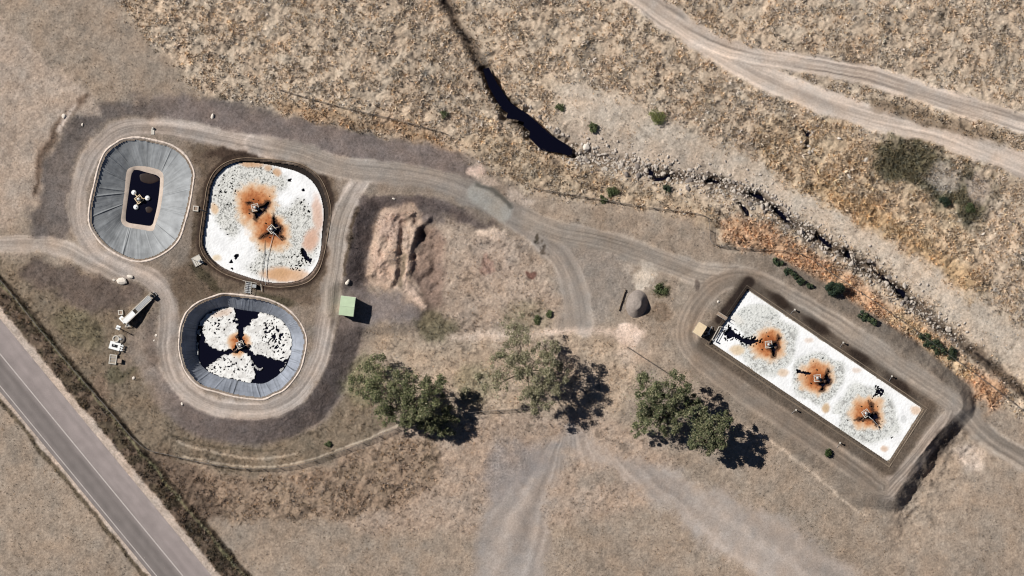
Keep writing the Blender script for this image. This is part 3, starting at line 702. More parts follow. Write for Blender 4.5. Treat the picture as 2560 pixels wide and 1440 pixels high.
# ------- foam
def foam(name, poly, z, step, mask_fn, col_fn, label, seed, thick=.32, clip=None):
    p = catmull(poly, 4) if clip is None else clip
    lo = p.min(0) - step; hi = p.max(0) + step
    xs = np.arange(lo[0], hi[0] + step, step); ys = np.arange(lo[1], hi[1] + step, step); X, Y = np.meshgrid(xs, ys)
    d = sdf(p, X, Y); px = X / S + 1280; py = 720 - Y / S
    keepv = mask_fn(px, py, d)
    h = z + .07 * (fbm(X * .8, Y * .8, seed, 3) - .5) + .05 * (fbm(X * 4.5, Y * 4.5, seed + 3, 2) - .5) + .05
    C = np.clip(col_fn(px, py, d), .01, .9)
    ny, nx = X.shape; I = np.arange(nx * ny).reshape(ny, nx)
    q = np.stack([I[:-1, :-1], I[:-1, 1:], I[1:, 1:], I[1:, :-1]], -1)
    s = keepv[:-1, :-1].astype(int) + keepv[:-1, 1:] + keepv[1:, 1:] + keepv[1:, :-1]
    ins = np.maximum(np.maximum(d[:-1, :-1], d[1:, 1:]), np.maximum(d[1:, :-1], d[:-1, 1:])) < step * .9
    q = q[(s >= 3) & ins]
    # drop the sides of every gap to the water
    e = np.vstack([q[:, [0, 1]], q[:, [1, 2]], q[:, [2, 3]], q[:, [3, 0]]])
    key = np.sort(e, 1); _, first, cnt = np.unique(key[:, 0].astype(np.int64) * (nx * ny) + key[:, 1], return_index=True, return_counts=True)
    be = e[first[cnt == 1]]
    V = np.stack([X, Y, h], -1).reshape(-1, 3); CC = C.reshape(-1, 3); nv = len(V)
    V2 = V.copy(); V2[:, 2] = z - thick
    side = np.stack([be[:, 1], be[:, 0], be[:, 0] + nv, be[:, 1] + nv], -1)
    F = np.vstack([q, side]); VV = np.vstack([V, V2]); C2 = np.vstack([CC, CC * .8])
    u, inv = np.unique(F.ravel(), return_inverse=True)
    o = link(name, np_mesh(name, VV[u], inv.reshape(-1, 4), M_FOAM, C2[u])); o['kind'] = 'stuff'
    return tag(o, label, 'foam')
def pdist(poly, px, py):                 # signed distance in pixels to a pixel polygon
    return sdf(np.asarray(poly, float), px, py)
WHITE = np.array([.82, .815, .795]); IVORY = A(236,226,206); GREYW = A(214,214,206)
OR1 = A(198,126,76); OR2 = A(152,82,42); TAN = A(214,170,128); PINK = A(226,188,164); BRN = np.array([.05, .022, .012])
def lerp(C, c, m): return C + (np.asarray(c) - C) * m[..., None]
def radial(px, py, cx, cy):
    dx = px - cx; dy = py - cy; r = np.hypot(dx, dy); a = np.arctan2(dy, dx); return r, a
def orange(C, px, py, cx, cy, R, seed):
    r, a = radial(px, py, cx, cy)
    k = r / (R * (1 + .4 * (vn(a * 1.6 + 9, a * 0 + .5, seed) - .5) + .07 * (vn(a * 7 + 9, a * 0, seed + 1) - .5)))
    k = k + .55 * (fbm(px * .07, py * .07, seed + 2, 4) - .5)
    C = lerp(C, A(236,205,170), ss(1.35, .95, k) * .8)
    C = lerp(C, A(222,166,116), ss(1.2, .65, k) * .9)
    mot = fbm(px * .22, py * .22, seed + 6, 3)
    C = lerp(C, OR1, ss(1.0, .40, k)); C = lerp(C, A(166,92,52), ss(.9, .6, k) * ss(.5, .68, mot) * .6)
    return lerp(C, OR2, ss(.6, .22, k) * .8)
def tanpatch(C, px, py, lst, seed):
    for cx, cy, rx, ry, a, c, kk in lst:
        ca, sa = math.cos(a), math.sin(a); dx = px - cx + 8 * (fbm(px * .07, py * .07, seed, 3) - .5); dy = py - cy + 8 * (fbm(px * .07, py * .07, seed + 4, 3) - .5)
        r = np.hypot((ca * dx + sa * dy) / rx, (-sa * dx + ca * dy) / ry)
        C = lerp(C, c, kk * ss(1.25, .55, r)); C = lerp(C, np.asarray(c) * .86, kk * .6 * ss(.6, .1, r) * 1.0)
    return C
H2 = [ZP(460,340,[(880,985),(940,1005),(985,1000),(1000,925),(1065,905),(1110,855),(1165,880),(1140,935),(1105,1005),(1050,1045),(1005,1085),(975,1135),(935,1115),(945,1050),(900,1010)]),
      ZP(460,340,[(835,885),(900,880),(930,900),(870,920)]),
      ZP(460,340,[(1200,1040),(1235,1100),(1245,1160),(1315,1200),(1325,1260),(1290,1310),(1360,1365),(1320,1380),(1240,1325),(1150,1315),(1040,1375),(1005,1365),(1060,1305),(1130,1270),(1175,1180),(1185,1110)]),
      ZP(460,550,[(1545,380),(1600,380),(1640,430),(1650,490),(1710,520),(1690,575),(1640,540),(1580,490),(1570,430)]),
      ZP(460,550,[(680,450),(745,450),(730,500),(700,530),(680,500)]), ZP(460,550,[(620,545),(645,540),(650,570),(625,580)]), ZP(460,550,[(645,640),(690,650),(660,672)]),
      ZP(460,340,[(1575,720),(1620,690),(1625,740),(1590,755)]), ZP(460,340,[(1390,570),(1440,580),(1430,615),(1400,610)])]
def worms(px, py, seed, f=.30):            # curly speckle of broken foam
    q = 2.2 * fbm(px * f * .4, py * f * .4, seed + 11, 2)
    a = fbm(px * f + q, py * f - q, seed, 2); b = fbm(px * f * .35 + 40, py * f * .35, seed + 7, 2)
    return a, b
def browned(C, polys, px, py, w=5):
    m = np.zeros(px.shape)
    for q in polys: m = np.maximum(m, ss(w, -1, pdist(q, px, py) + 7 * (fbm(px * .3, py * .3, 77, 2) - .5)))
    return lerp(C, BRN, m * .93)
def stip2(px, py):
    r1, _ = radial(px, py, 632, 505); r2, _ = radial(px, py, 690, 588)
    s = np.maximum(ss(112, 92, r1), ss(125, 100, r2))
    band = np.abs((px - 665) * .70 + (py - 540) * .714 + 6 * np.sin(px * .05)) # white streak, upper right to lower left
    along = (px - 665) * .714 - (py - 540) * .70
    s = s * (1 - ss(26 + .10 * np.abs(along), 8, band) * ss(28, 60, np.abs(along)))
    s = s * (1 - .9 * ss(70, 40, np.hypot(px - 590, py - 622)) * ss(20, 45, np.hypot(px - 570, py - 590)))
    return s
def mask2(px, py, d):
    k = np.ones(px.shape, bool); n = 5 * (fbm(px * .25, py * .25, 81, 3) - .5) * 2
    for i, q in enumerate(H2): k &= (pdist(q, px, py) + n * .8) > (-3.2 if i < 3 else 0)
    a, b = worms(px, py, 85, .42); s = stip2(px, py)
    bigger = np.zeros(px.shape)
    for cx, cy, r in ((565,475,30),(548,610,34),(762,490,26),(745,660,30),(585,650,22),(775,520,20)): bigger = np.maximum(bigger, ss(r * 1.4, r * .4, np.hypot(px - cx, py - cy)))
    k &= ~((a > (.80 - .16 * bigger)) & (b > (.50 - .10 * bigger)) & (s > .35))
    return k
def col2(px, py, d):
    C = np.empty(px.shape + (3,)); C[:] = WHITE; C *= (1 - .09 * ss(.45, .75, fbm(px * .05, py * .05, 83, 4)))[..., None]
    s = stip2(px, py); a, b = worms(px, py, 85, .42)
    C = lerp(C, A(226,224,214), s * .8)
    for cx, cy in ((636, 512), (680, 576)):
        r, an = radial(px, py, cx, cy)
        C = lerp(C, A(120,118,112), .65 * ss(.66, .80, vn(an * 34 + 60, r * .42, 87)) * ss(38, 52, r) * ss(130, 90, r) * s)
    C = lerp(C, A(130,130,124), s * ss(.54, .70, a) * ss(.25, .55, b) * .95)
    C = tanpatch(C, px, py, [(630,411,34,9,.1,TAN,.8),(672,421,11,10,0,TAN,.7),(694,432,11,12,0,TAN,.8),(537,521,12,15,0,A(232,200,164),.9),(543,645,12,9,0,A(236,214,180),.8),
        (795,535,15,50,-.1,PINK,.8),(778,600,20,34,.35,A(224,182,156),.9),(705,686,55,20,.02,A(220,174,132),.95),(700,682,20,10,0,TAN,.8),(745,690,30,14,-.3,A(226,186,150),.8)], 90)
    C = orange(C, px, py, 640, 512, 47, 95); C = orange(C, px, py, 676, 578, 47, 98)
    return browned(C, H2[:3], px, py)
MID2 = LAG2_IN
L2 = thing('lined_lagoon', 'rounded square lagoon brim full of white foam with two orange stains', 'lagoon', (0, 0, 0))
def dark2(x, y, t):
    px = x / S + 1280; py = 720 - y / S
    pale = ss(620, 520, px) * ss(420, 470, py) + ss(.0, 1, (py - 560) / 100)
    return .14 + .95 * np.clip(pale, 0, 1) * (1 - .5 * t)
loft_liner('liner', LAG2_OUT, grow(LAG2_IN, -.5), 2.2, .70, 700, 16, 60, .05, A(120,102,90), L2, 13, dark2)
rim('rim', LAG2_OUT, 2.12, .13, .12, M_RIM2, L2, seed=5, wob=.2)
sheet('water', LAG2_IN, .98, M_WATER, None, 'structure')
foam('foam', LAG2_IN, 1.40, .095, mask2, col2, 'white foam blanket with two orange stains on the rounded square lagoon', 100)

# lagoon with three foam lobes
LOBES = [ZP(420,720,[(395,500),(480,380),(600,300),(740,255),(870,268),(900,330),(915,420),(915,560),(925,640),(955,740),(880,800),(800,825),(700,842),(600,805),(520,750),(472,640),(462,500)]),
    ZP(420,720,[(985,590),(1080,480),(1110,420),(1190,400),(1160,335),(1280,322),(1400,365),(1520,435),(1615,560),(1655,700),(1645,850),(1600,970),(1440,955),(1250,905),(1115,885),(1085,800),(1010,740),(990,660)]),
    ZP(420,720,[(850,870),(960,845),(1040,870),(1090,920),(1110,990),(1140,1080),(1165,1150),(1150,1225),(1100,1270),(900,1230),(700,1190),(560,1132),(480,1085),(560,1030),(640,970),(700,920)])]
SCRAPS = [ZP(420,720,[(365,590),(410,550),(440,590),(420,640),(380,630)]), ZP(420,720,[(375,700),(395,760),(400,940),(450,1050),(480,1080),(430,1060),(385,950),(365,820)]),
    ZP(420,720,[(1110,960),(1170,1040),(1260,1070),(1240,1100),(1150,1080)]), ZP(420,720,[(1600,960),(1560,1080),(1490,1160),(1480,1100),(1560,1000)])]
def mask3(px, py, d):
    n = (fbm(px * .16, py * .16, 111, 5) - .5) * 17
    dd = np.minimum(np.minimum(pdist(LOBES[0], px, py), pdist(LOBES[1], px, py)), pdist(LOBES[2], px, py))
    for q in SCRAPS: dd = np.minimum(dd, pdist(q, px, py) + 1.5)
    k = (dd + n) < 0
    a, b = worms(px, py, 115, .30)
    thr = np.full(px.shape, .83)
    for cx, cy, r, t in ((540,808,34,.16),(680,830,40,.20),(695,852,26,.2),(592,795,22,.22),(590,925,30,.13),(535,915,28,.2),(575,905,25,.1),(690,880,25,.1)): thr = thr - t * ss(r * 1.3, r * .3, np.hypot(px - cx, py - cy))
    return k & ~((a > thr) & (b > .36))
def col3(px, py, d):
    C = np.empty(px.shape + (3,)); C[:] = A(250,248,242); a, b = worms(px, py, 115, .30)
    C = lerp(C, A(186,180,172), .38 * ss(.42, .66, fbm(px * .1, py * .1, 116, 4))); C = lerp(C, A(110,106,102), .6 * ss(.62, .78, a))
    ed = np.minimum(np.minimum(pdist(LOBES[0], px, py), pdist(LOBES[1], px, py)), pdist(LOBES[2], px, py)); C = lerp(C, A(120,118,118), .6 * ss(-3, 3, ed + 6 * (a - .5)))
    C = tanpatch(C, px, py, [(555,782,30,10,-.3,A(230,200,176),.6)], 118)
    return orange(C, px, py, 597, 860, 26, 119)
L3 = thing('lined_lagoon', 'oval lagoon with dark blue grey liner and three white foam lobes on black water', 'lagoon', (0, 0, 0))
loft_liner('liner', LAG3_OUT, grow(LAG3_IN, -.5), 2.18, -1.5, 1000, 26, 74, .10, A(150,155,164), L3, 23)
rim('rim', LAG3_OUT, 2.12, .28, .12, M_RIM, L3, seed=9, wob=.22)
sheet('water', grow(LAG3_IN, .05), -.98, M_WATER, None, 'structure')
foam('foam', LAG3_IN, -.83, .085, mask3, col3, 'three broken white foam lobes with black gaps on the oval lagoon', 120, .14)

# long rectangular tank
TA = [(1921,860),(2043,944),(2167,1032)]
HT = [ZP(1660,690,[(800,765),(865,690),(960,765),(1060,835),(1200,845),(1280,865),(1210,895),(1100,915),(1040,880),(980,830),(900,815),(850,835)]),
      ZP(1660,690,[(1515,785),(1560,830),(1520,890),(1545,950),(1495,1010),(1485,1085),(1440,1095),(1425,1010),(1370,960),(1430,935),(1450,870),(1500,860)]),
      ZP(1880,920,[(1005,10),(1045,35),(1015,90),(1055,150),(1045,215),(975,240),(955,315),(895,315),(915,245),(850,200),(930,165),(955,100)]),
      ZP(1880,920,[(590,15),(640,30),(780,65),(800,85),(700,80),(600,60)]),
      ZP(1880,920,[(1555,440),(1615,480),(1615,560),(1685,610),(1695,680),(1655,700),(1700,740),(1650,775),(1600,695),(1520,690),(1430,705),(1360,690),(1450,655),(1560,620),(1600,580),(1570,520)]),
      ZP(1880,920,[(1690,730),(1710,800),(1690,790)]), ZP(1880,920,[(1840,905),(1880,930),(1850,945)])]
SPT = [ZP(1880,920,[(1640,230),(1770,305),(1720,390),(1630,370),(1600,440),(1570,430),(1640,330)])]
def ringt(px, py):
    s = np.zeros(px.shape)
    for (cx, cy), R in zip(((1925,860),(2048,944),(2168,1035)), (74, 64, 80)):
        r, a = radial(px, py, cx, cy); s = np.maximum(s, ss(R * 1.08, R * .86, r * (1 + .34 * (vn(a * 2 + 9, a * 0, int(cx)) - .5))))
    r2 = np.hypot((px - 1893) / 58, (py - 800) / 40)
    return np.maximum(s, ss(1.1, .9, r2))
def maskt(px, py, d):
    k = np.ones(px.shape, bool); n = (fbm(px * .25, py * .25, 131, 3) - .5) * 8
    for i, q in enumerate(HT): k &= (pdist(q, px, py) + n * .8) > (-3.2 if i in (1, 2, 4) else 0)
    a, b = worms(px, py, 135, .42)
    for q in SPT: k &= ~((pdist(q, px, py) + n < 0) & (a > .44))
    k &= ~((pdist(HT[0], px, py) < 8) & (a > .6))
    return k & ~((a > .82) & (b > .55) & (ringt(px, py) > .5))
def colt(px, py, d):
    C = np.empty(px.shape + (3,)); C[:] = WHITE; C *= (1 - .09 * ss(.45, .75, fbm(px * .05, py * .05, 133, 4)))[..., None]; a, b = worms(px, py, 135, .42); s = ringt(px, py)
    rs = np.full(px.shape, 1e9)
    for cx, cy in ((1925,860),(2048,944),(2168,1035)): rs = np.minimum(rs, np.hypot(px - cx, py - cy))
    conc = .5 + .5 * np.sin(rs * .9 + 3 * fbm(px * .05, py * .05, 138, 2) * 4)
    C = lerp(C, A(228,228,220), s * (.75 + .2 * conc))
    for cx, cy in TA:
        r, an = radial(px, py, cx, cy)
        C = lerp(C, A(138,134,128), .6 * ss(.68, .80, vn(an * 30 + 60, r * .42, 145)) * ss(30, 45, r) * ss(82, 62, r) * s)
        C = lerp(C, A(120,116,112), .5 * ss(.72, .8, vn(an * 9 + 40, r * .06, 147)) * ss(36, 48, r) * ss(78, 60, r) * s)
    C = lerp(C, A(150,152,148), s * ss(.55, .72, a) * (.5 + .5 * ss(.3, .6, b)) * .85)
    C = lerp(C, A(176,178,174), .4 * ss(.6, .4, np.hypot((px - 2258) / 16, (py - 1048) / 20)))
    C = tanpatch(C, px, py, [(1842,876,20,14,0,A(234,210,176),.9),(1957,932,16,13,0,A(232,206,178),.85),(2064,1020,12,13,0,A(214,184,146),.95),(2211,1122,11,9,0,A(228,200,176),.9),(2288,1025,16,12,.3,A(236,208,182),.9),
        (2022,852,12,8,0,A(240,222,206),.8),(2140,925,14,8,0,A(240,222,206),.8),(1830,790,40,12,.6,A(246,240,228),.6)], 139)
    for (cx, cy), R in zip(TA, (40, 41, 42)): C = orange(C, px, py, cx, cy, R, 140 + int(cx) % 7)
    return browned(C, [HT[1], HT[2], HT[4]], px, py)
LT = thing('concrete_tank', 'long rectangular tank full of white foam with three orange stains', 'tank', (0, 0, 0))
def tank_walls():
    n = 4; outer = TANK_OUT; inner = WP([(1869,725),(2304,1022),(2221,1153),(1779,855)])
    def dens(p, k=60): return resample(p, 4 * k)
    o = np.vstack([np.linspace(outer[i], outer[(i + 1) % 4], 50, endpoint=False) for i in range(4)])
    q = np.vstack([np.linspace(inner[i], inner[(i + 1) % 4], 50, endpoint=False) for i in range(4)])
    N = len(o); rows = []; cols = []
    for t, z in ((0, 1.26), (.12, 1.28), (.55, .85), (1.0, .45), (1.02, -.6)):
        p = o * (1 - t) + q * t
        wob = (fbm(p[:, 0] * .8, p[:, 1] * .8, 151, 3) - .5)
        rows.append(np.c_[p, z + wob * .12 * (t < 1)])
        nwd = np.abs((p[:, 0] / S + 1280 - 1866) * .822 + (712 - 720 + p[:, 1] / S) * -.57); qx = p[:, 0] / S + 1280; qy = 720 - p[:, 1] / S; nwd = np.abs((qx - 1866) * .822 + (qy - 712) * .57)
        cols.append(A(132,116,98) * (1 + .5 * wob - .25 * ss(.3, 1.0, np.full(N, t)) - .62 * ss(30, 18, nwd) * ss(860, 770, qy))[:, None])  # upper north-west wall darkened: bank shadow painted into its colour
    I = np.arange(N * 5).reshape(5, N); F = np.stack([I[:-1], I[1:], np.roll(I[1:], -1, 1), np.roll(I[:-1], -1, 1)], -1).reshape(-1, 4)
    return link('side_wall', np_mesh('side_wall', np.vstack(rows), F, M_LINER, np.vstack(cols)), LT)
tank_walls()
m = MB()
inn = WP([(1869,725),(2304,1022),(2221,1153),(1779,855)])
for i in range(4):
    a, b = inn[i], inn[(i + 1) % 4]; mid = (a + b) / 2; dv = b - a; L = np.hypot(*dv)
    m.box((mid[0], mid[1], .50), (L - (.25 if i % 2 else -.0), .22, .3), math.atan2(dv[1], dv[0]), 0, .03)
m.build('coping', M_CONCD, LT)
sheet('water', inn, .18, M_WATER, None, 'structure', n=1)
foam('foam', TANK_IN, .62, .095, maskt, colt, 'white foam blanket with three orange stains on the long rectangular tank', 160, clip=TANK_IN)

# ------------------------------------------------------------------ creek
sheet('creek_water', POOL, -1.55, M_CREEK, None, 'structure', n=1)
zc = [float(height(np.array([[q[:, 0].mean()]]), np.array([[q[:, 1].mean()]]))[0, 0]) for q in SMALLP]
for q, z in zip(SMALLP, zc):
    sheet('creek_water', grow(q, .15), z + .45, M_CREEK, None, 'structure', n=1)

def rock_mesh(name, seed, mat):
    import bmesh
    bm = bmesh.new(); bmesh.ops.create_icosphere(bm, subdivisions=2, radius=1.0); r = random.Random(seed)
    ofs = [Vector((r.uniform(-1, 1), r.uniform(-1, 1), r.uniform(-1, 1))).normalized() for _ in range(7)]; cut = [r.uniform(.55, .85) for _ in ofs]
    sx, sy, sz = r.uniform(.8, 1.2), r.uniform(.6, 1.0), r.uniform(.5, .8)
    for v in bm.verts:
        for o_, c in zip(ofs, cut):
            d = v.co.dot(o_)
            if d > c: v.co -= o_ * (d - c)
        v.co += v.co * r.uniform(-.06, .06); v.co = Vector((v.co.x * sx, v.co.y * sy, v.co.z * sz))
    me = bpy.data.meshes.new(name); bm.to_mesh(me); bm.free(); me.materials.append(mat); return me
ROCKS = [rock_mesh('boulder', 300 + i, M_ROCK if i % 3 else M_ROCKD) for i in range(9)]
NROCK = [0]
ROCKSW = [rock_mesh('rock', 330 + i, M_ROCKW) for i in range(4)]
def rock(x, y, s, label, group, cat='boulder'):
    o = link('boulder' if cat == 'boulder' else 'rock', random.choice(ROCKSW if cat == 'rock' else ROCKS)); z = float(zat(np.array([x]), np.array([y]))[0])
    o.location = (x, y, z + .18 * s); o.rotation_euler = (random.uniform(-.3, .3), random.uniform(-.3, .3), random.uniform(0, 6.28))
    o.scale = (s, s, s * random.uniform(.7, 1.1)); NROCK[0] += 1
    return tag(o, label, cat, group)
ck = resample(WP([(1425,382),(1500,395),(1560,408),(1640,432),(1700,442),(1780,452),(1850,470),(1900,488),(1950,532),(2050,600),(2120,640),(2200,690),(2255,732),(2300,775),(2400,850)]), 400, False)
lo, hi = 0, 1
for k in range(240):
    t = random.random() ** 1.2; p = ck[min(int(t * 399), 399)]; sp = 1.15 if t < .5 else .85
    s = random.choice([.2, .24, .28, .33, .4, .5, .62]) * random.uniform(.8, 1.2)
    rock(p[0] + random.gauss(0, sp), p[1] + random.gauss(0, sp), s, 'grey boulder in the line of rocks down the dry creek bed', 'boulders down the creek bed')
def creek_stones():
    VV = []; FF = []; n0 = 0
    for k in range(1500):
        p = ck[min(int(random.random() ** 1.15 * 399), 399)]; sp = 1.7 if random.random() < .6 else .9
        x, y = p[0] + random.gauss(0, sp), p[1] + random.gauss(0, sp); m_ = random.choice(ROCKS); q = random.choice([.1, .13, .17, .22, .3])
        v = np.empty(len(m_.vertices) * 3); m_.vertices.foreach_get('co', v); v = v.reshape(-1, 3); f = np.empty(len(m_.polygons) * 3, np.int32); m_.polygons.foreach_get('vertices', f)
        a = random.uniform(0, 6.28); c, s_ = math.cos(a), math.sin(a); v = v @ np.array([[c, s_, 0], [-s_, c, 0], [0, 0, 1]]) * q
        v += np.array([x, y, float(zat(np.array([x]), np.array([y]))[0]) + .3 * q]); VV.append(v); FF.append(f.reshape(-1, 3) + n0); n0 += len(v)
    o = link('creek_stones', np_mesh('creek_stones', np.vstack(VV), np.vstack(FF), M_ROCK, None, False)); o['kind'] = 'stuff'
    return tag(o, 'loose pale stones strewn between the boulders along the creek bed', 'stones')
creek_stones()
bank = resample(WP([(1300,268),(1345,300),(1385,335),(1410,355),(1432,372)]), 40, False)
for k in range(26):
    p = random.choice(bank); rock(p[0] + random.uniform(-.2, 1.2), p[1] + random.uniform(-.3, .9), random.uniform(.2, .42), 'small pale rock on the upper right bank of the black pool', 'rocks on the pool bank')
bank2 = resample(WP([(1262,262),(1310,305),(1325,345),(1355,378),(1400,388)]), 40, False)
for k in range(12):
    p = random.choice(bank2); rock(p[0] - random.uniform(-.2, .5), p[1] - random.uniform(-.3, .4), random.uniform(.25, .5), 'small pale rock on the lower left edge of the black pool', 'rocks on the pool edge')
for k in range(14):
    px, py = random.choice([(2022,325),(2030,335),(2018,350),(2010,362),(2035,318),(2025,372)]); x, y = W(px + random.uniform(-10, 10), py + random.uniform(-9, 9))
    rock(x, y, random.uniform(.28, .5), 'pale boulder in the loose cluster on the grassy slope', 'boulders clustered on the slope')
for px, py, s, lb in ((2164,400,.55,'pale flat boulder beside the left end of the low scrub'), (2098,346,.4,'round pale boulder upslope from the boulder cluster'), (2122,440,.5,'pale boulder with dark shadow on the ochre grass slope'),
        (1278,268,.42,'lone white rock standing in the dark water of the pool'), (2460,585,.5,'grey rock at the right end of the slope below the scrub'), (1467,367,.85,'largest pale flat rock just right of the pool end'),
        (310,703,.95,'largest white rock on the track edge below the empty lagoon'), (328,692,.6,'pale triangular rock beside the largest white rock'), (288,700,.3,'smallest white rock left of the largest white rock'),
        (985,497,.30,'bright white stone on the dark bank above the spoil heap'), (335,945,.38,'white stone on bare ground right of the square pit'), (163,292,.5,'pale rock on the dirt in the upper left'), (209,313,.3,'small pale rock on the grey bank right of the upper left rock'),
        (533,292,.55,'pale upright rock on the grey bank above the foam lagoon'), (1712,534,.28,'small white rock below the fence bend'), (393,838,.3,'pale stone in the shallow scrape left of the oval lagoon'), (388,851,.22,'smaller stone in the shallow scrape left of the oval lagoon'),
        (870,705,.55,'pale elongated rock beside the track above the green shed'), (457,1008,.3,'pale stone on the slope below the ring track'), (1795,754,.3,'pale stone near the dark corner of the tank')):
    x, y = W(px, py); rock(x, y, s, lb, None, 'rock')

# ------------------------------------------------------------------ aerators
def make_aerator(name, label, x, y, z, rot, kind):
    t = thing(name, label, 'aerator', (x, y, z), rot, 'floating aerators on the lagoons and tank')
    fm = M_WHITE if kind == 'clean' else M_BROWN; sm = M_STEEL if kind == 'clean' else M_RUST
    b = MB(); b.frame((0, 0, .40), 1.25, 1.25, .12, .10); b.box((0, .3, .5), (1.2, .08, .06)); b.box((0, -.3, .5), (1.2, .08, .06)); b.build('base_frame', M_CONC if kind != 'clean' else M_CREAM, t)
    b = MB(); b.cyl((0, 0, .45), (0, 0, 1.15), .26, .26, 14); b.cyl((0, 0, 1.15), (0, 0, 1.27), .30, .22, 14); mo = b.build('motor', M_STEEL, t, True)
    b = MB(); b.box((.3, 0, .95), (.18, .2, .22), 0, 0, .02); b.build('terminal_box', M_DARK, mo)
    b = MB(); b.cyl((0, 0, -.2), (0, 0, .42), .38, .55, 14); b.build('intake_cone', M_DARK, t, True)
    for k in range(3):
        a = math.radians(90 + 120 * k); r = 1.30; c, s_ = math.cos(a), math.sin(a)
        b = MB(); b.tube([(c * .45, s_ * .45, .45), (c * r, s_ * r, .34)], .07, 8); b.build('arm', M_CREAM if kind == 'clean' else sm, t)
        b = MB(); fr = .46 if kind == 'clean' else .32; b.dome((c * (r + .18), s_ * (r + .18), .22), fr, fr * .74, 18, 8); b.cyl((c * (r + .18), s_ * (r + .18), .5), (c * (r + .18), s_ * (r + .18), .62), .12, .12, 10); b.build('float', fm, t, True)
    return t
ax0, ay0 = W(347, 498)
make_aerator('floating_aerator', 'clean aerator with three white floats on the small rectangular pool', ax0, ay0, -.91, math.radians(38), 'clean')
for lb, px, py, z, r in (('stained aerator in the upper left orange patch of the rounded square lagoon', 639, 519, 1.0, .25), ('stained aerator in the lower right orange patch of the rounded square lagoon', 680, 573, 1.0, .8),
        ('stained aerator between the three foam lobes of the oval lagoon', 600, 862, -.95, .4), ('stained aerator in the upper left orange patch of the long tank', 1921, 861, .20, .1),
        ('stained aerator in the middle orange patch of the long tank', 2043, 945, .20, .1), ('stained aerator in the lower right orange patch of the long tank', 2164, 1033, .20, .6)):
    x, y = W(px, py); make_aerator('floating_aerator', lb, x, y, z, r, 'stained')
def cable(label, pts, r, mat, name='cable'):
    P = []
    for (px, py, z) in pts: x, y = W(px, py); P.append((x, y, z))
    b = MB(); b.tube(P, r, 6); return tag(b.build(name, mat, None, True), label, 'cable')
cable('pale power cable from the lower right aerator to the foam lagoon edge', [(686,583,1.6),(676,620,1.62),(669,650,1.61),(667,690,1.66),(666,712,2.3)], .045, M_STEEL)
cable('dark mooring rope from the foam lagoon down to its lower edge', [(664,600,1.6),(662,640,1.61),(656,690,1.66),(653,712,2.3)], .035, M_DARK)
cable('grey mooring arm reaching right from the last aerator on the tank', [(2170,1040,.75),(2182,1050,.75),(2193,1062,.72),(2200,1078,.70)], .05, M_STEEL)
cable('grey arm reaching right from the lower right aerator of the foam lagoon', [(684,580,1.9),(696,592,1.9),(706,602,1.6)], .05, M_STEEL)

# ------------------------------------------------------------------ buildings and plant
def gz(px, py):
    x, y = W(px, py); return float(zat(np.array([x]), np.array([y]))[0])
x, y = W(870, 765); z0 = gz(870, 765)
sh = thing('shed', 'small pale green steel shed beside the dirt track', 'shed', (x, y, z0 - .05), math.radians(-7))
w, d, h = 2.35, 3.15, 2.3
b = MB(); b.box((0, 0, .06), (w + .25, d + .25, .12)); b.build('slab', M_CONC, sh)
b = MB(); b.box((0, 0, .12 + h / 2), (w, d, h))
for k in range(-6, 7): b.box((k * .18, -d / 2 - .012, .12 + h / 2), (.05, .024, h - .1)); b.box((k * .18, d / 2 + .012, .12 + h / 2), (.05, .024, h - .1))
for k in range(-8, 9): b.box((w / 2 + .012, k * .18, .12 + h / 2), (.024, .05, h - .1)); b.box((-w / 2 - .012, k * .18, .12 + h / 2), (.024, .05, h - .1))
b.build('wall', M_GREEN, sh)
b = MB()
RW, RD = w + .22, d + .22
for k in range(-1, 2, 2):
    mx = Matrix.Translation((0, k * 0, 0))
v = [(-RW/2,-RD/2,2.42),(RW/2,-RD/2,2.42),(RW/2,0,2.56),(-RW/2,0,2.56),(RW/2,RD/2,2.42),(-RW/2,RD/2,2.42)]
b.add([(a, c, e) for a, c, e in v] + [(a, c, e + .05) for a, c, e in v], [(6,7,8,9),(9,8,10,11),(1,0,3,2),(2,3,5,4),(0,1,7,6),(4,5,11,10),(1,2,8,7),(2,4,10,8),(3,0,6,9),(5,3,9,11)])
for k in range(-7, 8):
    for sg in (-1, 1): b.box((k * .165, sg * RD / 4, 2.555), (.03, RD / 2 - .02, .02), 0, 0) if False else b.add([(k*.165-.018,0,2.61),(k*.165+.018,0,2.61),(k*.165+.018,sg*RD/2,2.47),(k*.165-.018,sg*RD/2,2.47),(k*.165,0,2.635),(k*.165,sg*RD/2,2.495)], [(0,4,5,3),(4,1,2,5),(0,1,4),(3,5,2)])
ro = b.build('roof', M_GREEN, sh)
b = MB(); b.box((0, 0, 2.64), (RW, .16, .035)); b.build('ridge_cap', M_GREEN, ro)
b = MB(); b.box((-w / 2 - .035, -.4, 1.12), (.05, .95, 1.98)); dr = b.build('door', M_CREAM, sh)
b = MB(); b.box((-w / 2 - .085, -.05, 1.1), (.05, .06, .16)); b.build('handle', M_STEEL, dr)

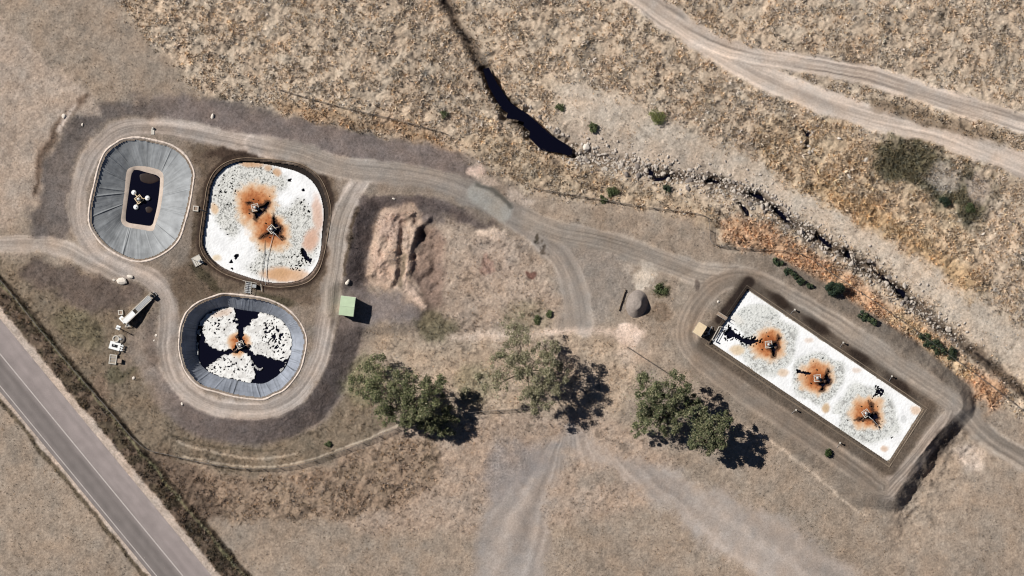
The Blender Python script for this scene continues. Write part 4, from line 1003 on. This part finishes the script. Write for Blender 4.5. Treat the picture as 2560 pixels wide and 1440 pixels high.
# inlet works
x, y = W(350, 770); zi = gz(350, 770); ri = math.atan2(-(732 - 803), 386 - 312)
ch = thing('inlet_channel', 'long raised concrete channel with steel screen sloping across the paddock', 'channel', (x, y, zi), ri)
L = 7.0
b = MB(); b.box((-.4, .48, .75), (L - .9, .14, 1.5)); b.box((-.4, -.48, .75), (L - .9, .14, 1.5)); b.box((-.4, 0, .5), (L - .9, .82, .2)); b.build('trough', M_CONC, ch)
b = MB(); b.box((1.2, 0, 1.45), (3.4, .76, .06), 0, -.03)
for k in range(12): b.box((-.3 + k * .28, 0, 1.53), (.05, .8, .05))
b.build('screen', M_STEEL, ch)
b = MB(); b.box((-2.3, 0, 1.49), (2.4, .80, .05)); b.build('cover_plate', M_WHITE, ch)
b = MB(); b.box((L / 2 - .35, 0, 1.0), (.7, 1.1, 1.9), 0, 0, .04); hd = b.build('head_box', M_CONCD, ch)
b = MB(); b.cyl((L / 2 - .35, 0, 1.95), (L / 2 - .35, 0, 2.3), .22, .22, 12); b.build('drive_motor', M_DARK, hd, True)
b = MB(); b.frame((L / 2 + .05, -.2, 0), .7, .7, .06, 1.2); b.build('support', M_STEEL, ch)
def simple(name, label, cat, px, py, rot, dz=0.0, group=None):
    x, y = W(px, py); return thing(name, label, cat, (x, y, gz(px, py) + dz), rot, group)
t = simple('landing_slab', 'white concrete block at the low end of the inlet channel', 'slab', 309, 799, ri - math.pi / 2)
b = MB(); b.box((0, 0, .28), (1.3, .75, .6), 0, 0, .04); b.build('block', M_WHITE, t); b = MB(); b.box((0, 0, .61), (.7, .35, .04)); b.build('lid', M_CONC, t)
def pit(label, px, py, w, d, h, rot, group=None, mat=M_CONC, grate=0, name='inspection_pit'):
    t = simple(name, label, 'pit', px, py, rot, 0, group)
    b = MB(); b.frame((0, 0, -.1), w, d, .16, h + .1); b.build('kerb', mat, t)
    b = MB(); b.box((0, 0, h - .14), (w - .34, d - .34, .04))
    b.build('cover', M_CONCD if grate else M_RUST, t)
    if grate:
        b = MB()
        for k in range(grate): b.box((0, -d / 2 + (k + 1) * d / (grate + 1), h - .02), (w - .33, .07, .05))
        b.build('grate', M_STEEL, t)
    return t
pit('small square open pit left of the inlet channel', 303, 781, .85, .85, .35, .1)
pit('grated rectangular pit at the bottom of the inlet works line', 284, 898, 1.3, 1.7, .45, -.14, None, M_CONC, 2)
pit('small square pit between the empty lagoon and the foam lagoon', 492, 522, .95, .95, .35, -.1)
t = simple('pit_marker', 'triangular steel frame stand beside the inlet channel', 'frame', 321, 813, .1)
b = MB()
for k in range(3):
    a, c = math.radians(90 + 120 * k), math.radians(210 + 120 * k)
    b.tube([(.55 * math.cos(a), .55 * math.sin(a), .55), (.55 * math.cos(c), .55 * math.sin(c), .55)], .06); b.tube([(.55 * math.cos(a), .55 * math.sin(a), .55), (.6 * math.cos(a), .6 * math.sin(a), -.05)], .045)
b.build('frame', M_CONC, t); b = MB(); b.box((0, 0, .3), (.4, .4, .04)); b.build('tray', M_STEEL, t)
t = simple('light_pole', 'white pole with lamp head casting a long shadow by the inlet works', 'pole', 297, 819, -.4)
b = MB(); b.box((0, 0, .08), (.75, .75, .2), 0, 0, .03); b.build('footing', M_WHITE, t); b = MB(); b.cyl((0, 0, .1), (0, 0, 2.4), .08, .06, 10); b.build('pole', M_WHITE, t, True)
b = MB(); b.box((.15, 0, 2.42), (.5, .2, .1), 0, 0, .02); b.build('lamp_head', M_STEEL, t)
t = simple('manhole', 'round concrete manhole ring above the white pump pad', 'manhole', 292, 847, 0)
b = MB(); b.ring((0, 0, -.1), .62, .42, .55); b.build('ring', M_CONC, t, True); b = MB(); b.cyl((0, 0, .1), (0, 0, .3), .42, .42, 18); b.build('cover', M_CONCD, t)
t = simple('buried_tank', 'low rounded grey tank top behind the manhole', 'tank', 303, 847, 0)
b = MB(); b.dome((0, 0, -.02), .85, .5, 20, 6, False); b.build('lid', M_CONCD, t, True); b = MB(); b.cyl((0, 0, .4), (0, 0, .62), .22, .22, 12); b.build('hatch', M_STEEL, t)
t = simple('pump_pad', 'white concrete pump pad with a black open hatch', 'pump pad', 291, 865, -.28)
b = MB(); b.frame((-.15, 0, -.1), 1.9, 1.35, .42, .5); b.build('slab', M_WHITE, t); b = MB(); b.box((-.15, 0, .05), (1.1, .55, .05)); b.build('hatch_floor', M_DARK, t)
b = MB()
for k in range(3): b.tube([(.75, -.45 + k * .42, .35), (1.35, -.45 + k * .42, .5), (1.35, -.45 + k * .42, .1)], .08, 8)
b.box((1.12, 0, .5), (.12, 1.2, .12)); b.build('pipework', M_WHITE, t)
b = MB(); b.box((-.3, .1, .3), (.3, .25, .25), 0, 0, .03); b.build('valve', M_STEEL, t)
cable('dark hose between the pump pad and the grated pit', [(300,873,gz(300,873)+.12),(301,883,gz(301,883)+.12),(296,888,gz(296,888)+.12)], .09, M_DARK, 'hose')
t = simple('equipment_box', 'small dark steel box right of the grated pit', 'box', 301, 902, -.1)
b = MB(); b.box((0, 0, .3), (.65, .7, .65), 0, 0, .03); b.build('body', M_DARK, t); b = MB(); b.box((0, 0, .64), (.72, .76, .04)); b.build('lid', M_RUST, t)

# platforms round the foam lagoon
t = simple('control_platform', 'pale square platform with handrail at the lower left of the foam lagoon', 'platform', 496, 652, math.radians(28), .05)
b = MB(); b.box((0, 0, .1), (1.6, 1.7, .2), 0, 0, .02); b.build('slab', M_CONC, t)
b = MB()
for s_ in (-1, 1):
    for k in (-.7, .7): b.cyl((k, s_ * .75, .2), (k, s_ * .75, 1.2), .03)
b.tube([(-.7, -.75, 1.2), (-.7, .75, 1.2), (.7, .75, 1.2)], .035); b.tube([(-.7, -.75, .7), (-.7, .75, .7)], .03); b.build('handrail', M_STEEL, t)
b = MB(); b.box((.3, -.2, .75), (.35, .3, 1.1), 0, 0, .02); b.build('control_box', M_STEEL, t)
cable('dark pipe from the small square pit into the foam lagoon', [(502,524,2.3),(510,527,2.3),(517,530,2.2),(522,532,1.9)], .1, M_DARK, 'pipe')
t = simple('access_walkway', 'steel walkway and stair rails between the foam lagoon and the oval lagoon', 'walkway', 630, 719, math.radians(-8), 0)
b = MB()
for k in range(7): b.box((-.5 + .0 * k, -.9 + k * .3, .25), (1.0, .2, .05))
b.build('deck', M_STEEL, t)
for s_ in (-1, 1):
    b = MB(); b.tube([(-.5 + s_ * .55, -1.1, .9), (-.5 + s_ * .55, 1.0, .9)], .04)
    for k in range(3): b.cyl((-.5 + s_ * .55, -1.0 + k * .95, .0), (-.5 + s_ * .55, -1.0 + k * .95, .9), .035)
    b.build('handrail', M_CONC, t)
b = MB(); b.box((.55, .35, .45), (.7, .6, .9), 0, 0, .03); b.build('control_cabinet', M_STEEL, t)
b = MB(); b.tube([(-1.6, 1.0, .5), (.9, .9, .5)], .05); b.tube([(1.6, .9, .4), (1.9, -.4, .4)], .05); b.build('pipe', M_CONC, t)

# tank services
t = simple('control_cabinet', 'cream steel control cabinet on a slab beside the long tank', 'cabinet', 1748, 823, math.radians(-32))
b = MB(); b.box((0, 0, .9), (1.5, 2.0, 1.6), 0, 0, .03); b.build('body', M_CREAM, t)
b = MB(); b.box((0, 0, 1.73), (1.62, 2.12, .06)); b.build('roof', M_CREAM, t)
for k in (-.45, .45):
    b = MB(); b.box((.765, k, .9), (.03, .85, 1.4)); q = b.build('door', M_CREAM, t); b = MB(); b.box((.80, k * .3, .9), (.04, .05, .2)); b.build('handle', M_STEEL, q)
b = MB(); b.box((.1, 0, .05), (2.0, 2.3, .1)); b.build('slab', M_CONCD, t)
t = simple('pump_set', 'dark pump with small fittings right of the cream cabinet', 'pump', 1764, 834, .3)
b = MB(); b.cyl((-.35, 0, .35), (.3, 0, .35), .22, .22, 14); b.build('motor', M_DARK, t, True); b = MB(); b.cyl((.45, 0, .1), (.45, 0, .65), .2, .2, 12); b.build('pump_head', M_STEEL, t, True)
b = MB(); b.tube([(.45, 0, .6), (.9, .5, .6), (1.4, .9, .3)], .08, 8); b.build('pipe', M_STEEL, t); b = MB(); b.box((0, 0, .04), (1.3, .7, .1)); b.build('base', M_CONC, t)
t = simple('tank_walkway', 'narrow steel walkway crossing the dark left end of the tank', 'walkway', 1804, 790, math.radians(-32), .1)
b = MB(); b.box((0, 0, .05), (2.0, .6, .06)); b.build('deck', M_RUST, t)
for s_ in (-1, 1):
    b = MB(); b.tube([(-.9, s_ * .28, .95), (.9, s_ * .28, .95)], .035); b.cyl((-.9, s_ * .28, .05), (-.9, s_ * .28, .95), .03); b.cyl((.9, s_ * .28, .05), (.9, s_ * .28, .95), .03); b.build('handrail', M_CONC, t)
t = simple('sluice_frame', 'grey steel pipe frame at the lower left corner of the tank', 'frame', 1790, 835, math.radians(62), .1)
b = MB(); b.tube([(-1.3, .2, .2), (1.4, .2, .2), (1.6, -.4, .1)], .07, 8); b.tube([(-1.3, -.2, .2), (1.4, -.2, .2)], .05, 8); b.build('pipe', M_CONC, t); b = MB(); b.cyl((-1.2, 0, 0), (-1.2, 0, .7), .12, .12, 12); b.build('valve', M_STEEL, t)
def mpost(px, py, label):
    t = simple('mooring_post', label, 'post', px, py, random.uniform(-.3, .3), 0, 'mooring posts round the tank')
    b = MB(); b.cyl((0, 0, -.2), (0, 0, .85), .10, .09, 10); b.build('post', M_TIMBER, t, True); b = MB(); b.box((0, 0, .9), (.3, .3, .1), 0, 0, .02); b.build('cap', M_CONC, t)
    b = MB(); b.tube([(0, 0, .7), (-.35, -.5, .2), (-.5, -.85, .02)], .03); b.build('stay', M_STEEL, t)
for px, py, lb in ((1985,774,'mooring post on the upper right side of the tank nearest its left end'), (2106,856,'mooring post midway along the upper right side of the tank'), (2227,940,'mooring post on the upper right side of the tank nearest its right end'),
        (2098,1106,'mooring post on the lower left side of the tank nearest the lone green bush'), (1988,1024,'mooring post midway along the lower left side of the tank')): mpost(px, py, lb)
t = simple('pipe_marker', 'short white pipe marker on the ring track above the empty lagoon', 'marker', 385, 322, 0)
b = MB(); b.cyl((0, 0, 0), (0, 0, .5), .22, .18, 12); b.build('post', M_CONC, t, True); b = MB(); b.box((0, -.6, .06), (.55, 1.0, .14), 0, 0, .03); b.build('slab', M_CONC, t)
# gravel heap and retaining plank
x, y = W(1592, 760)
n = 34; xs = np.linspace(-1, 1, n); X, Y = np.meshgrid(xs, xs); r = np.hypot(X, Y)
hh = np.clip(1 - r, 0, 1); hh = 3.0 * np.minimum(hh * 1.05, .66) + .22 * (fbm(X * 3, Y * 3, 171, 3) - .5) * (hh > 0.02) - .12
V = np.c_[(X * 2.0).ravel(), (Y * 2.6).ravel(), hh.ravel()]; I = np.arange(n * n).reshape(n, n); F = np.stack([I[:-1, :-1], I[:-1, 1:], I[1:, 1:], I[1:, :-1]], -1).reshape(-1, 4)
rr = r.ravel()[F].min(1); F = F[rr < 1.0]
o = link('gravel_heap', np_mesh('gravel_heap', V, F, M_GRAV), None, (x, y, gz(1592, 760))); o.rotation_euler.z = -.25
tag(o, 'round grey gravel heap shaded on its right side in the middle yard', 'gravel heap')
x, y = W(1555, 750)
t = thing('timber_barrier', 'thin upright timber barrier just left of the gravel heap', 'barrier', (x, y, gz(1555, 750)), math.radians(72))
b = MB(); b.box((0, 0, .2), (3.9, .09, .42)); b.build('board', M_TIMBER, t)
for k in (-1.6, 0, 1.6):
    b = MB(); b.box((k, -.10, .2), (.12, .1, .5)); b.build('post', M_TIMBER, t)

# ------------------------------------------------------------------ fences
def fence(label, pts, step=3.0, h=1.15, wires=5):
    p = catmull(WP(pts), 4, False) if len(pts) > 2 else WP(pts)
    L = np.hypot(*np.diff(p, axis=0).T).sum(); n = max(2, min(96, int(L / step) + 1)); q = resample(p, n, False)
    z = zat(q[:, 0], q[:, 1]); c = Vector((q[0, 0], q[0, 1], z[0]))
    t = thing('wire_fence', label, 'fence', c)
    for i in range(n):
        b = MB(); b.cyl((q[i, 0] - c.x, q[i, 1] - c.y, z[i] - c.z - .2), (q[i, 0] - c.x, q[i, 1] - c.y, z[i] - c.z + h), .07, .06, 8); b.build('post', M_TIMBER, t)
    f = resample(p, max(2, int(L / .16)), False); zf = zat(f[:, 0], f[:, 1]); zs = np.interp(np.linspace(0, 1, len(f)), np.linspace(0, 1, n), z)
    b = MB(); line = [(a - c.x, e - c.y, zz - c.z) for (a, e), zz in zip(f, np.maximum(zs, zf))]
    for k in range(wires):
        hk = .12 + (h - .18) * k / (wires - 1); r = .028 if k == wires - 1 else .016
        b.tube([(u, v, w_ + hk) for u, v, w_ in line[::4]] , r, 4)
    w = .016
    V = []; F = []
    for i, (u, v, w_) in enumerate(line):
        if i + 1 < len(line): du, dv = line[i + 1][0] - u, line[i + 1][1] - v
        l = math.hypot(du, dv) or 1; du /= l; dv /= l; k = len(V)
        V += [(u - du * w, v - dv * w, w_ - .02), (u + du * w, v + dv * w, w_ - .02), (u + du * w, v + dv * w, w_ + h - .06), (u - du * w, v - dv * w, w_ + h - .06)]; F.append((k, k + 1, k + 2, k + 3))
    b.add(V, F); b.build('wire_mesh', M_WIRE, t)
    return t
fence('long wire fence from the road verge along the bottom edge to the trees', [(-60,620),(84,800),(170,905),(262,1010),(352,1112),(430,1138),(540,1162),(640,1172),(740,1164),(840,1132),(930,1098),(1005,1066),(1085,1044),(1185,1030),(1290,1023),(1372,1016)])
fence('short wire fence between the sand patch and the right hand trees', [(1568,868),(1620,902),(1672,936),(1720,968)])
fence('wire fence with a kink running along the top of the creek slope', [(1335,470),(1480,495),(1620,518),(1757,537),(1774,572),(1785,611),(1880,622),(2000,634),(2090,690),(2180,750),(2270,812),(2370,885),(2480,965),(2600,1060)])
fence('wire fence through the orange grass above the grey gravel bank', [(700,225),(800,254),(900,279),(1000,302),(1110,332)])

# ------------------------------------------------------------------ trees and shrubs
def leaves(n, blobs, size, cols, seed, shell=.55):
    """blobs: (x,y,z,rx,ry,rz,weight)"""
    r = np.random.default_rng(seed); wts = np.array([b[6] * b[3] * b[4] for b in blobs], float); wts /= wts.sum()
    B = np.array([b[:6] for b in blobs]); k = r.choice(len(blobs), n, p=wts)
    u = r.normal(size=(n, 3)); u /= np.linalg.norm(u, axis=1, keepdims=True); rad = r.uniform(0, 1, n) ** .45 * np.where(r.random(n) < .22, r.uniform(1.0, 1.7, n), 1.0)
    P = B[k, :3] + u * rad[:, None] * B[k, 3:6]
    # sprigs: leaves gather round twig ends
    nr = u * .5 + r.normal(size=(n, 3)) * .6 + np.array([0, 0, .55]); nr /= np.linalg.norm(nr, axis=1, keepdims=True)
    a = np.cross(nr, r.normal(size=(n, 3))); a /= np.linalg.norm(a, axis=1, keepdims=True); b = np.cross(nr, a)
    s = size * r.uniform(.6, 1.3, n)[:, None]
    V = np.stack([P - a * s, P - b * s * .45 - nr * s * .1, P + a * s, P + b * s * .45 - nr * s * .1], 1).reshape(-1, 3)
    C = np.asarray(cols)[r.integers(0, len(cols), n)] * r.uniform(.7, 1.3, n)[:, None]
    tone = r.uniform(.85, 1.2, len(blobs))[k][:, None]
    return V, np.repeat(C * tone, 4, 0)
def crown_blobs(clumps, seed, sub=6, gap=.62):
    r = random.Random(seed); out = []
    for (x, y, z, R, rz, w) in clumps:
        for q in range(sub):
            a = r.uniform(0, 6.283); d = R * math.sqrt(r.random()) * .95; s = R * r.uniform(.15, .33)
            out.append((x + d * math.cos(a), y + d * math.sin(a), z + r.uniform(-.9, .9) * rz, s, s * r.uniform(.75, 1.3), s * r.uniform(.6, .9), w * r.uniform(.5, 1.4)))
    return out
def tree(name, label, base, clumps, n, size, cols, seed, sub=7, trunk_r=.28):
    """clumps in pixels: (px,py,height,radius_px,rz,weight)"""
    bx, by = W(*base); bz = gz(*base); t = thing(name, label, 'tree', (bx, by, bz - .1))
    cl = []
    for px, py, h, rp, rz, w in clumps: x, y = W(px, py); cl.append((x - bx, y - by, h, rp * S, rz, w))
    bl = crown_blobs(cl, seed, sub)
    bl += [(x, y, z, R * 1.05, R * 1.05, rz * 1.4, w * .05 * sub / 8) for x, y, z, R, rz, w in cl]
    V, C = leaves(n, bl, size, cols, seed)
    link('crown', np_mesh('crown', V, np.arange(len(V)).reshape(-1, 4), M_LEAF, C, False), t)
    r = random.Random(seed); zt = min(c[2] for c in cl) * .5
    b = MB(); b.tube([(0, 0, -.3), (.08, -.05, zt * .5), (.15, .1, zt)], [trunk_r * 1.25, trunk_r, trunk_r * .8], 10); tr = b.build('trunk', M_BARK, t, True)
    for x, y, z, R, rz, w in cl:
        b = MB(); mid = Vector((x * .5 + r.uniform(-.4, .4), y * .5 + r.uniform(-.4, .4), zt + (z - zt) * .6))
        b.tube([(.15, .1, zt - .1), tuple(mid), (x, y, z + .1)], [trunk_r * .6, trunk_r * .4, trunk_r * .2], 7)
        near = [q for q in bl if math.hypot(q[0] - x, q[1] - y) < R]
        for q in near[:7]: b.tube([(x * .8 + mid.x * .2, y * .8 + mid.y * .2, z * .85 + mid.z * .15), ((x + q[0]) / 2 + r.uniform(-.2, .2), (y + q[1]) / 2, (z + q[2]) / 2 - .1), (q[0], q[1], q[2])], [trunk_r * .22, trunk_r * .15, trunk_r * .07], 5)
        b.build('limb', M_BARK, t, True)
    return t
OLIVE = [A(124,122,90), A(108,110,80), A(142,138,104), A(92,98,70), A(160,154,122)]
DEEP = [A(92,98,62), A(78,88,56), A(108,112,72), A(120,120,82)]
GREY = [A(146,140,110), A(158,150,120), A(126,122,92), A(170,162,134)]
tree('eucalyptus_tree', 'broad dense tree with a dark shaded right side left of the sparse tree', (1000, 985),
     [(905,950,3.6,38,.8,.55),(945,915,4.2,36,.9,.7),(960,985,6.0,46,1.2,1.2),(1015,955,6.8,44,1.3,1.2),(1005,1025,5.6,38,1.1,1.1),(1055,1000,7.6,46,1.3,1.4),(1090,965,6.6,32,1.0,1.0),(960,1035,4.6,26,.8,.9),(1085,1022,3.6,44,.9,1.3),(1118,1058,2.7,34,.8,1.2),(1060,1050,3.2,32,.8,1.1)], 33000, .17, OLIVE + DEEP, 401, 16, .30)
tree('sparse_gum_tree', 'sparse tree with see-through crown and a large dark shadow to its right', (1315, 925),
     [(1265,905,8.6,40,1.0,.7),(1300,870,9.8,44,1.1,.8),(1345,905,9.6,46,1.2,1.2),(1320,955,8.8,46,1.1,1.1),(1285,815,9.0,36,.9,.55),(1370,870,9.0,30,.9,.9),(1360,975,8.2,42,1.0,1.2),(1240,960,7.6,34,.8,.5),(1395,935,8.2,30,.8,1.0),(1330,1000,7.4,34,.9,.8)], 19000, .16, GREY + OLIVE[:1], 402, 16, .22)
tree('eucalyptus_tree', 'bright green tree at the left of the pair by the short fence', (1640, 1015),
     [(1610,960,6.6,34,1.1,1),(1640,1000,7.8,42,1.3,1.2),(1680,965,7.2,38,1.2,1.1),(1625,1045,6.2,40,1.1,1.1),(1670,1060,5.8,30,1.0,1),(1690,1010,6.8,30,1.0,1),(1595,1072,3.8,20,.7,.8)], 26000, .17, OLIVE + DEEP[:2], 403, 15, .3)
tree('eucalyptus_tree', 'bright green tree at the right of the pair by the short fence', (1765, 1065),
     [(1735,1035,7.2,30,1.1,1.1),(1778,1072,7.8,34,1.2,1.2),(1745,1095,6.6,30,1.0,1.1),(1760,1110,5.2,26,.9,1),(1725,1000,5.8,22,.8,.9),(1800,1050,6.8,24,.9,1.0),(1790,1095,7.4,24,.9,1.0)], 20000, .17, OLIVE + DEEP[:2], 404, 15, .26)
def shrub(name, label, px, py, rp, h, cols, n, seed, group=None, long=1.0, ang=0.0):
    x, y = W(px, py); t = thing(name, label, 'shrub', (x, y, gz(px, py)), ang, group); R = rp * S
    r = random.Random(seed); bl = []
    for q in range(9):
        a = r.uniform(0, 6.28); d = R * .7 * math.sqrt(r.random()); s = R * r.uniform(.28, .5)
        bl.append((d * math.cos(a) * long, d * math.sin(a), h * r.uniform(.35, .8), s, s, min(h * .45, s), 1))
    V, C = leaves(n, bl, .15, cols, seed, .4)
    link('foliage', np_mesh('foliage', V, np.arange(len(V)).reshape(-1, 4), M_LEAF, C, False), t)
    b = MB()
    for q in bl[:4]: b.tube([(0, 0, -.1), (q[0] * .5, q[1] * .5, q[2] * .6), (q[0], q[1], q[2])], [.06, .04, .02], 5)
    b.build('stem', M_BARK, t); return t
DK = [A(52,66,50), A(44,58,48), A(62,72,48)]
MG = [A(92,100,66), A(80,92,58), A(108,110,76)]
shrub('round_bush', 'large round dark green bush beside the fence in orange grass', 2085, 722, 24, 2.2, DK, 3600, 501)
shrub('round_bush', 'lone small dark green bush below the long tank', 2068, 1132, 11, .9, [A(66,78,40), A(56,70,36)], 900, 502)
for i, (px, py, rp, lg, an, lb) in enumerate(((1945,655,12,1.4,-.7,'dark green shrub at the top end of the row under the orange grass'), (1972,680,12,1.4,-.7,'second dark green shrub down the row under the orange grass'), (1998,698,13,1.4,-.6,'third dark green shrub down the row under the orange grass'),
        (2025,713,9,1.2,-.5,'small green shrub just left of the large round bush'), (2158,790,14,1.8,-.6,'narrow green shrub on the orange grass edge right of the round bush'), (2180,805,10,1.4,-.6,'small green shrub at the lower end of the narrow orange strip'),
        (2315,850,17,1.5,-.7,'upper end of the dark green hedge shrubs along the right fence'), (2345,868,17,1.5,-.6,'middle shrub of the dark green hedge along the right fence'), (2375,884,18,1.5,-.5,'lower end of the dark green hedge shrubs along the right fence'))):
    shrub('low_shrub', lb, px, py, rp, .9, DK + MG[:1], 1100, 510 + i, 'dark green shrubs along the orange grass', lg, an)
for i, (px, py, rp, h, lb, cols) in enumerate(((1532,483,18,.7,'green shrub just above the creek fence line',MG), (1508,497,13,.5,'smaller green shrub just below the creek fence line',MG), (1667,472,12,.8,'dark round shrub between the creek rocks and fence',DK), (820,1108,9,.5,'small green bush on grass inside the bottom fence',MG),
        (1652,722,20,.8,'olive shrub on the right edge of the pale sand by the gravel heap',MG), (1110,288,12,.7,'small green bush in grass near the top fence',MG), (1480,318,18,.8,'olive bush on the slope right of the black pool',MG), (1640,290,26,1.1,'wide light green bush at the top of the picture',[A(140,142,84), A(122,126,76), A(104,108,66)]),
        (2360,505,16,.9,'dark bush at the lower end of the olive scrub',DK), (2425,520,18,.8,'rightmost dark bush below the olive scrub',MG), (1400,268,14,.6,'dark weedy bush on the bank above the pool',MG), (1345,800,12,.5,'olive bush on the field above the sand strip',MG), (1375,785,10,.45,'small olive bush at the right edge of the middle field',MG),
        (1250,885,12,.5,'small dark bush left of the sparse tree',MG), (1160,985,18,.5,'grey green bush between the broad tree and the sparse tree',GREY), (1195,945,15,.5,'pale green bush up from the grey green bush',GREY))):
    shrub('low_shrub', lb, px, py, rp, h, cols, 420 if rp < 16 else 800, 540 + i)

# ------------------------------------------------------------------ light, sky, camera
sunv = Vector((-SHD[0] * math.cos(SUN_EL), -SHD[1] * math.cos(SUN_EL), math.sin(SUN_EL)))
sl = bpy.data.lights.new('sun', 'SUN'); sl.energy = 5.0; sl.angle = math.radians(0.5); sl.color = (1.0, 0.975, 0.945)
so = bpy.data.objects.new('sun', sl); COL.objects.link(so); so.rotation_euler = sunv.to_track_quat('Z', 'Y').to_euler(); so.location = (0, 0, 60)
w_ = bpy.data.worlds.new('World'); sc.world = w_; w_.use_nodes = True
nt = w_.node_tree; bg = nt.nodes['Background']; sky = nt.nodes.new('ShaderNodeTexSky'); sky.sky_type = 'NISHITA'; sky.sun_disc = False
sky.sun_elevation = SUN_EL; sky.sun_rotation = math.atan2(sunv.x, sunv.y); sky.air_density = 0.4; sky.dust_density = 0.1; sky.ozone_density = 2.5; sky.altitude = 600
nt.links.new(sky.outputs['Color'], bg.inputs['Color']); bg.inputs['Strength'].default_value = 0.05
cam = bpy.data.cameras.new('camera'); cam.sensor_width = 36; cam.lens = 36 * CAM_H / (2560 * S); cam.clip_start = 1; cam.clip_end = 6000
co = bpy.data.objects.new('camera', cam); COL.objects.link(co); co.location = (0, 0, CAM_H); co.rotation_euler = (0, 0, 0); sc.camera = co
sc.cycles.filter_width = 1.15
sc.view_settings.view_transform = 'Standard'; sc.view_settings.look = 'None'; sc.view_settings.exposure = 0.10; sc.view_settings.gamma = 1.0
print('tufts', ntuft, 'rocks', NROCK[0])
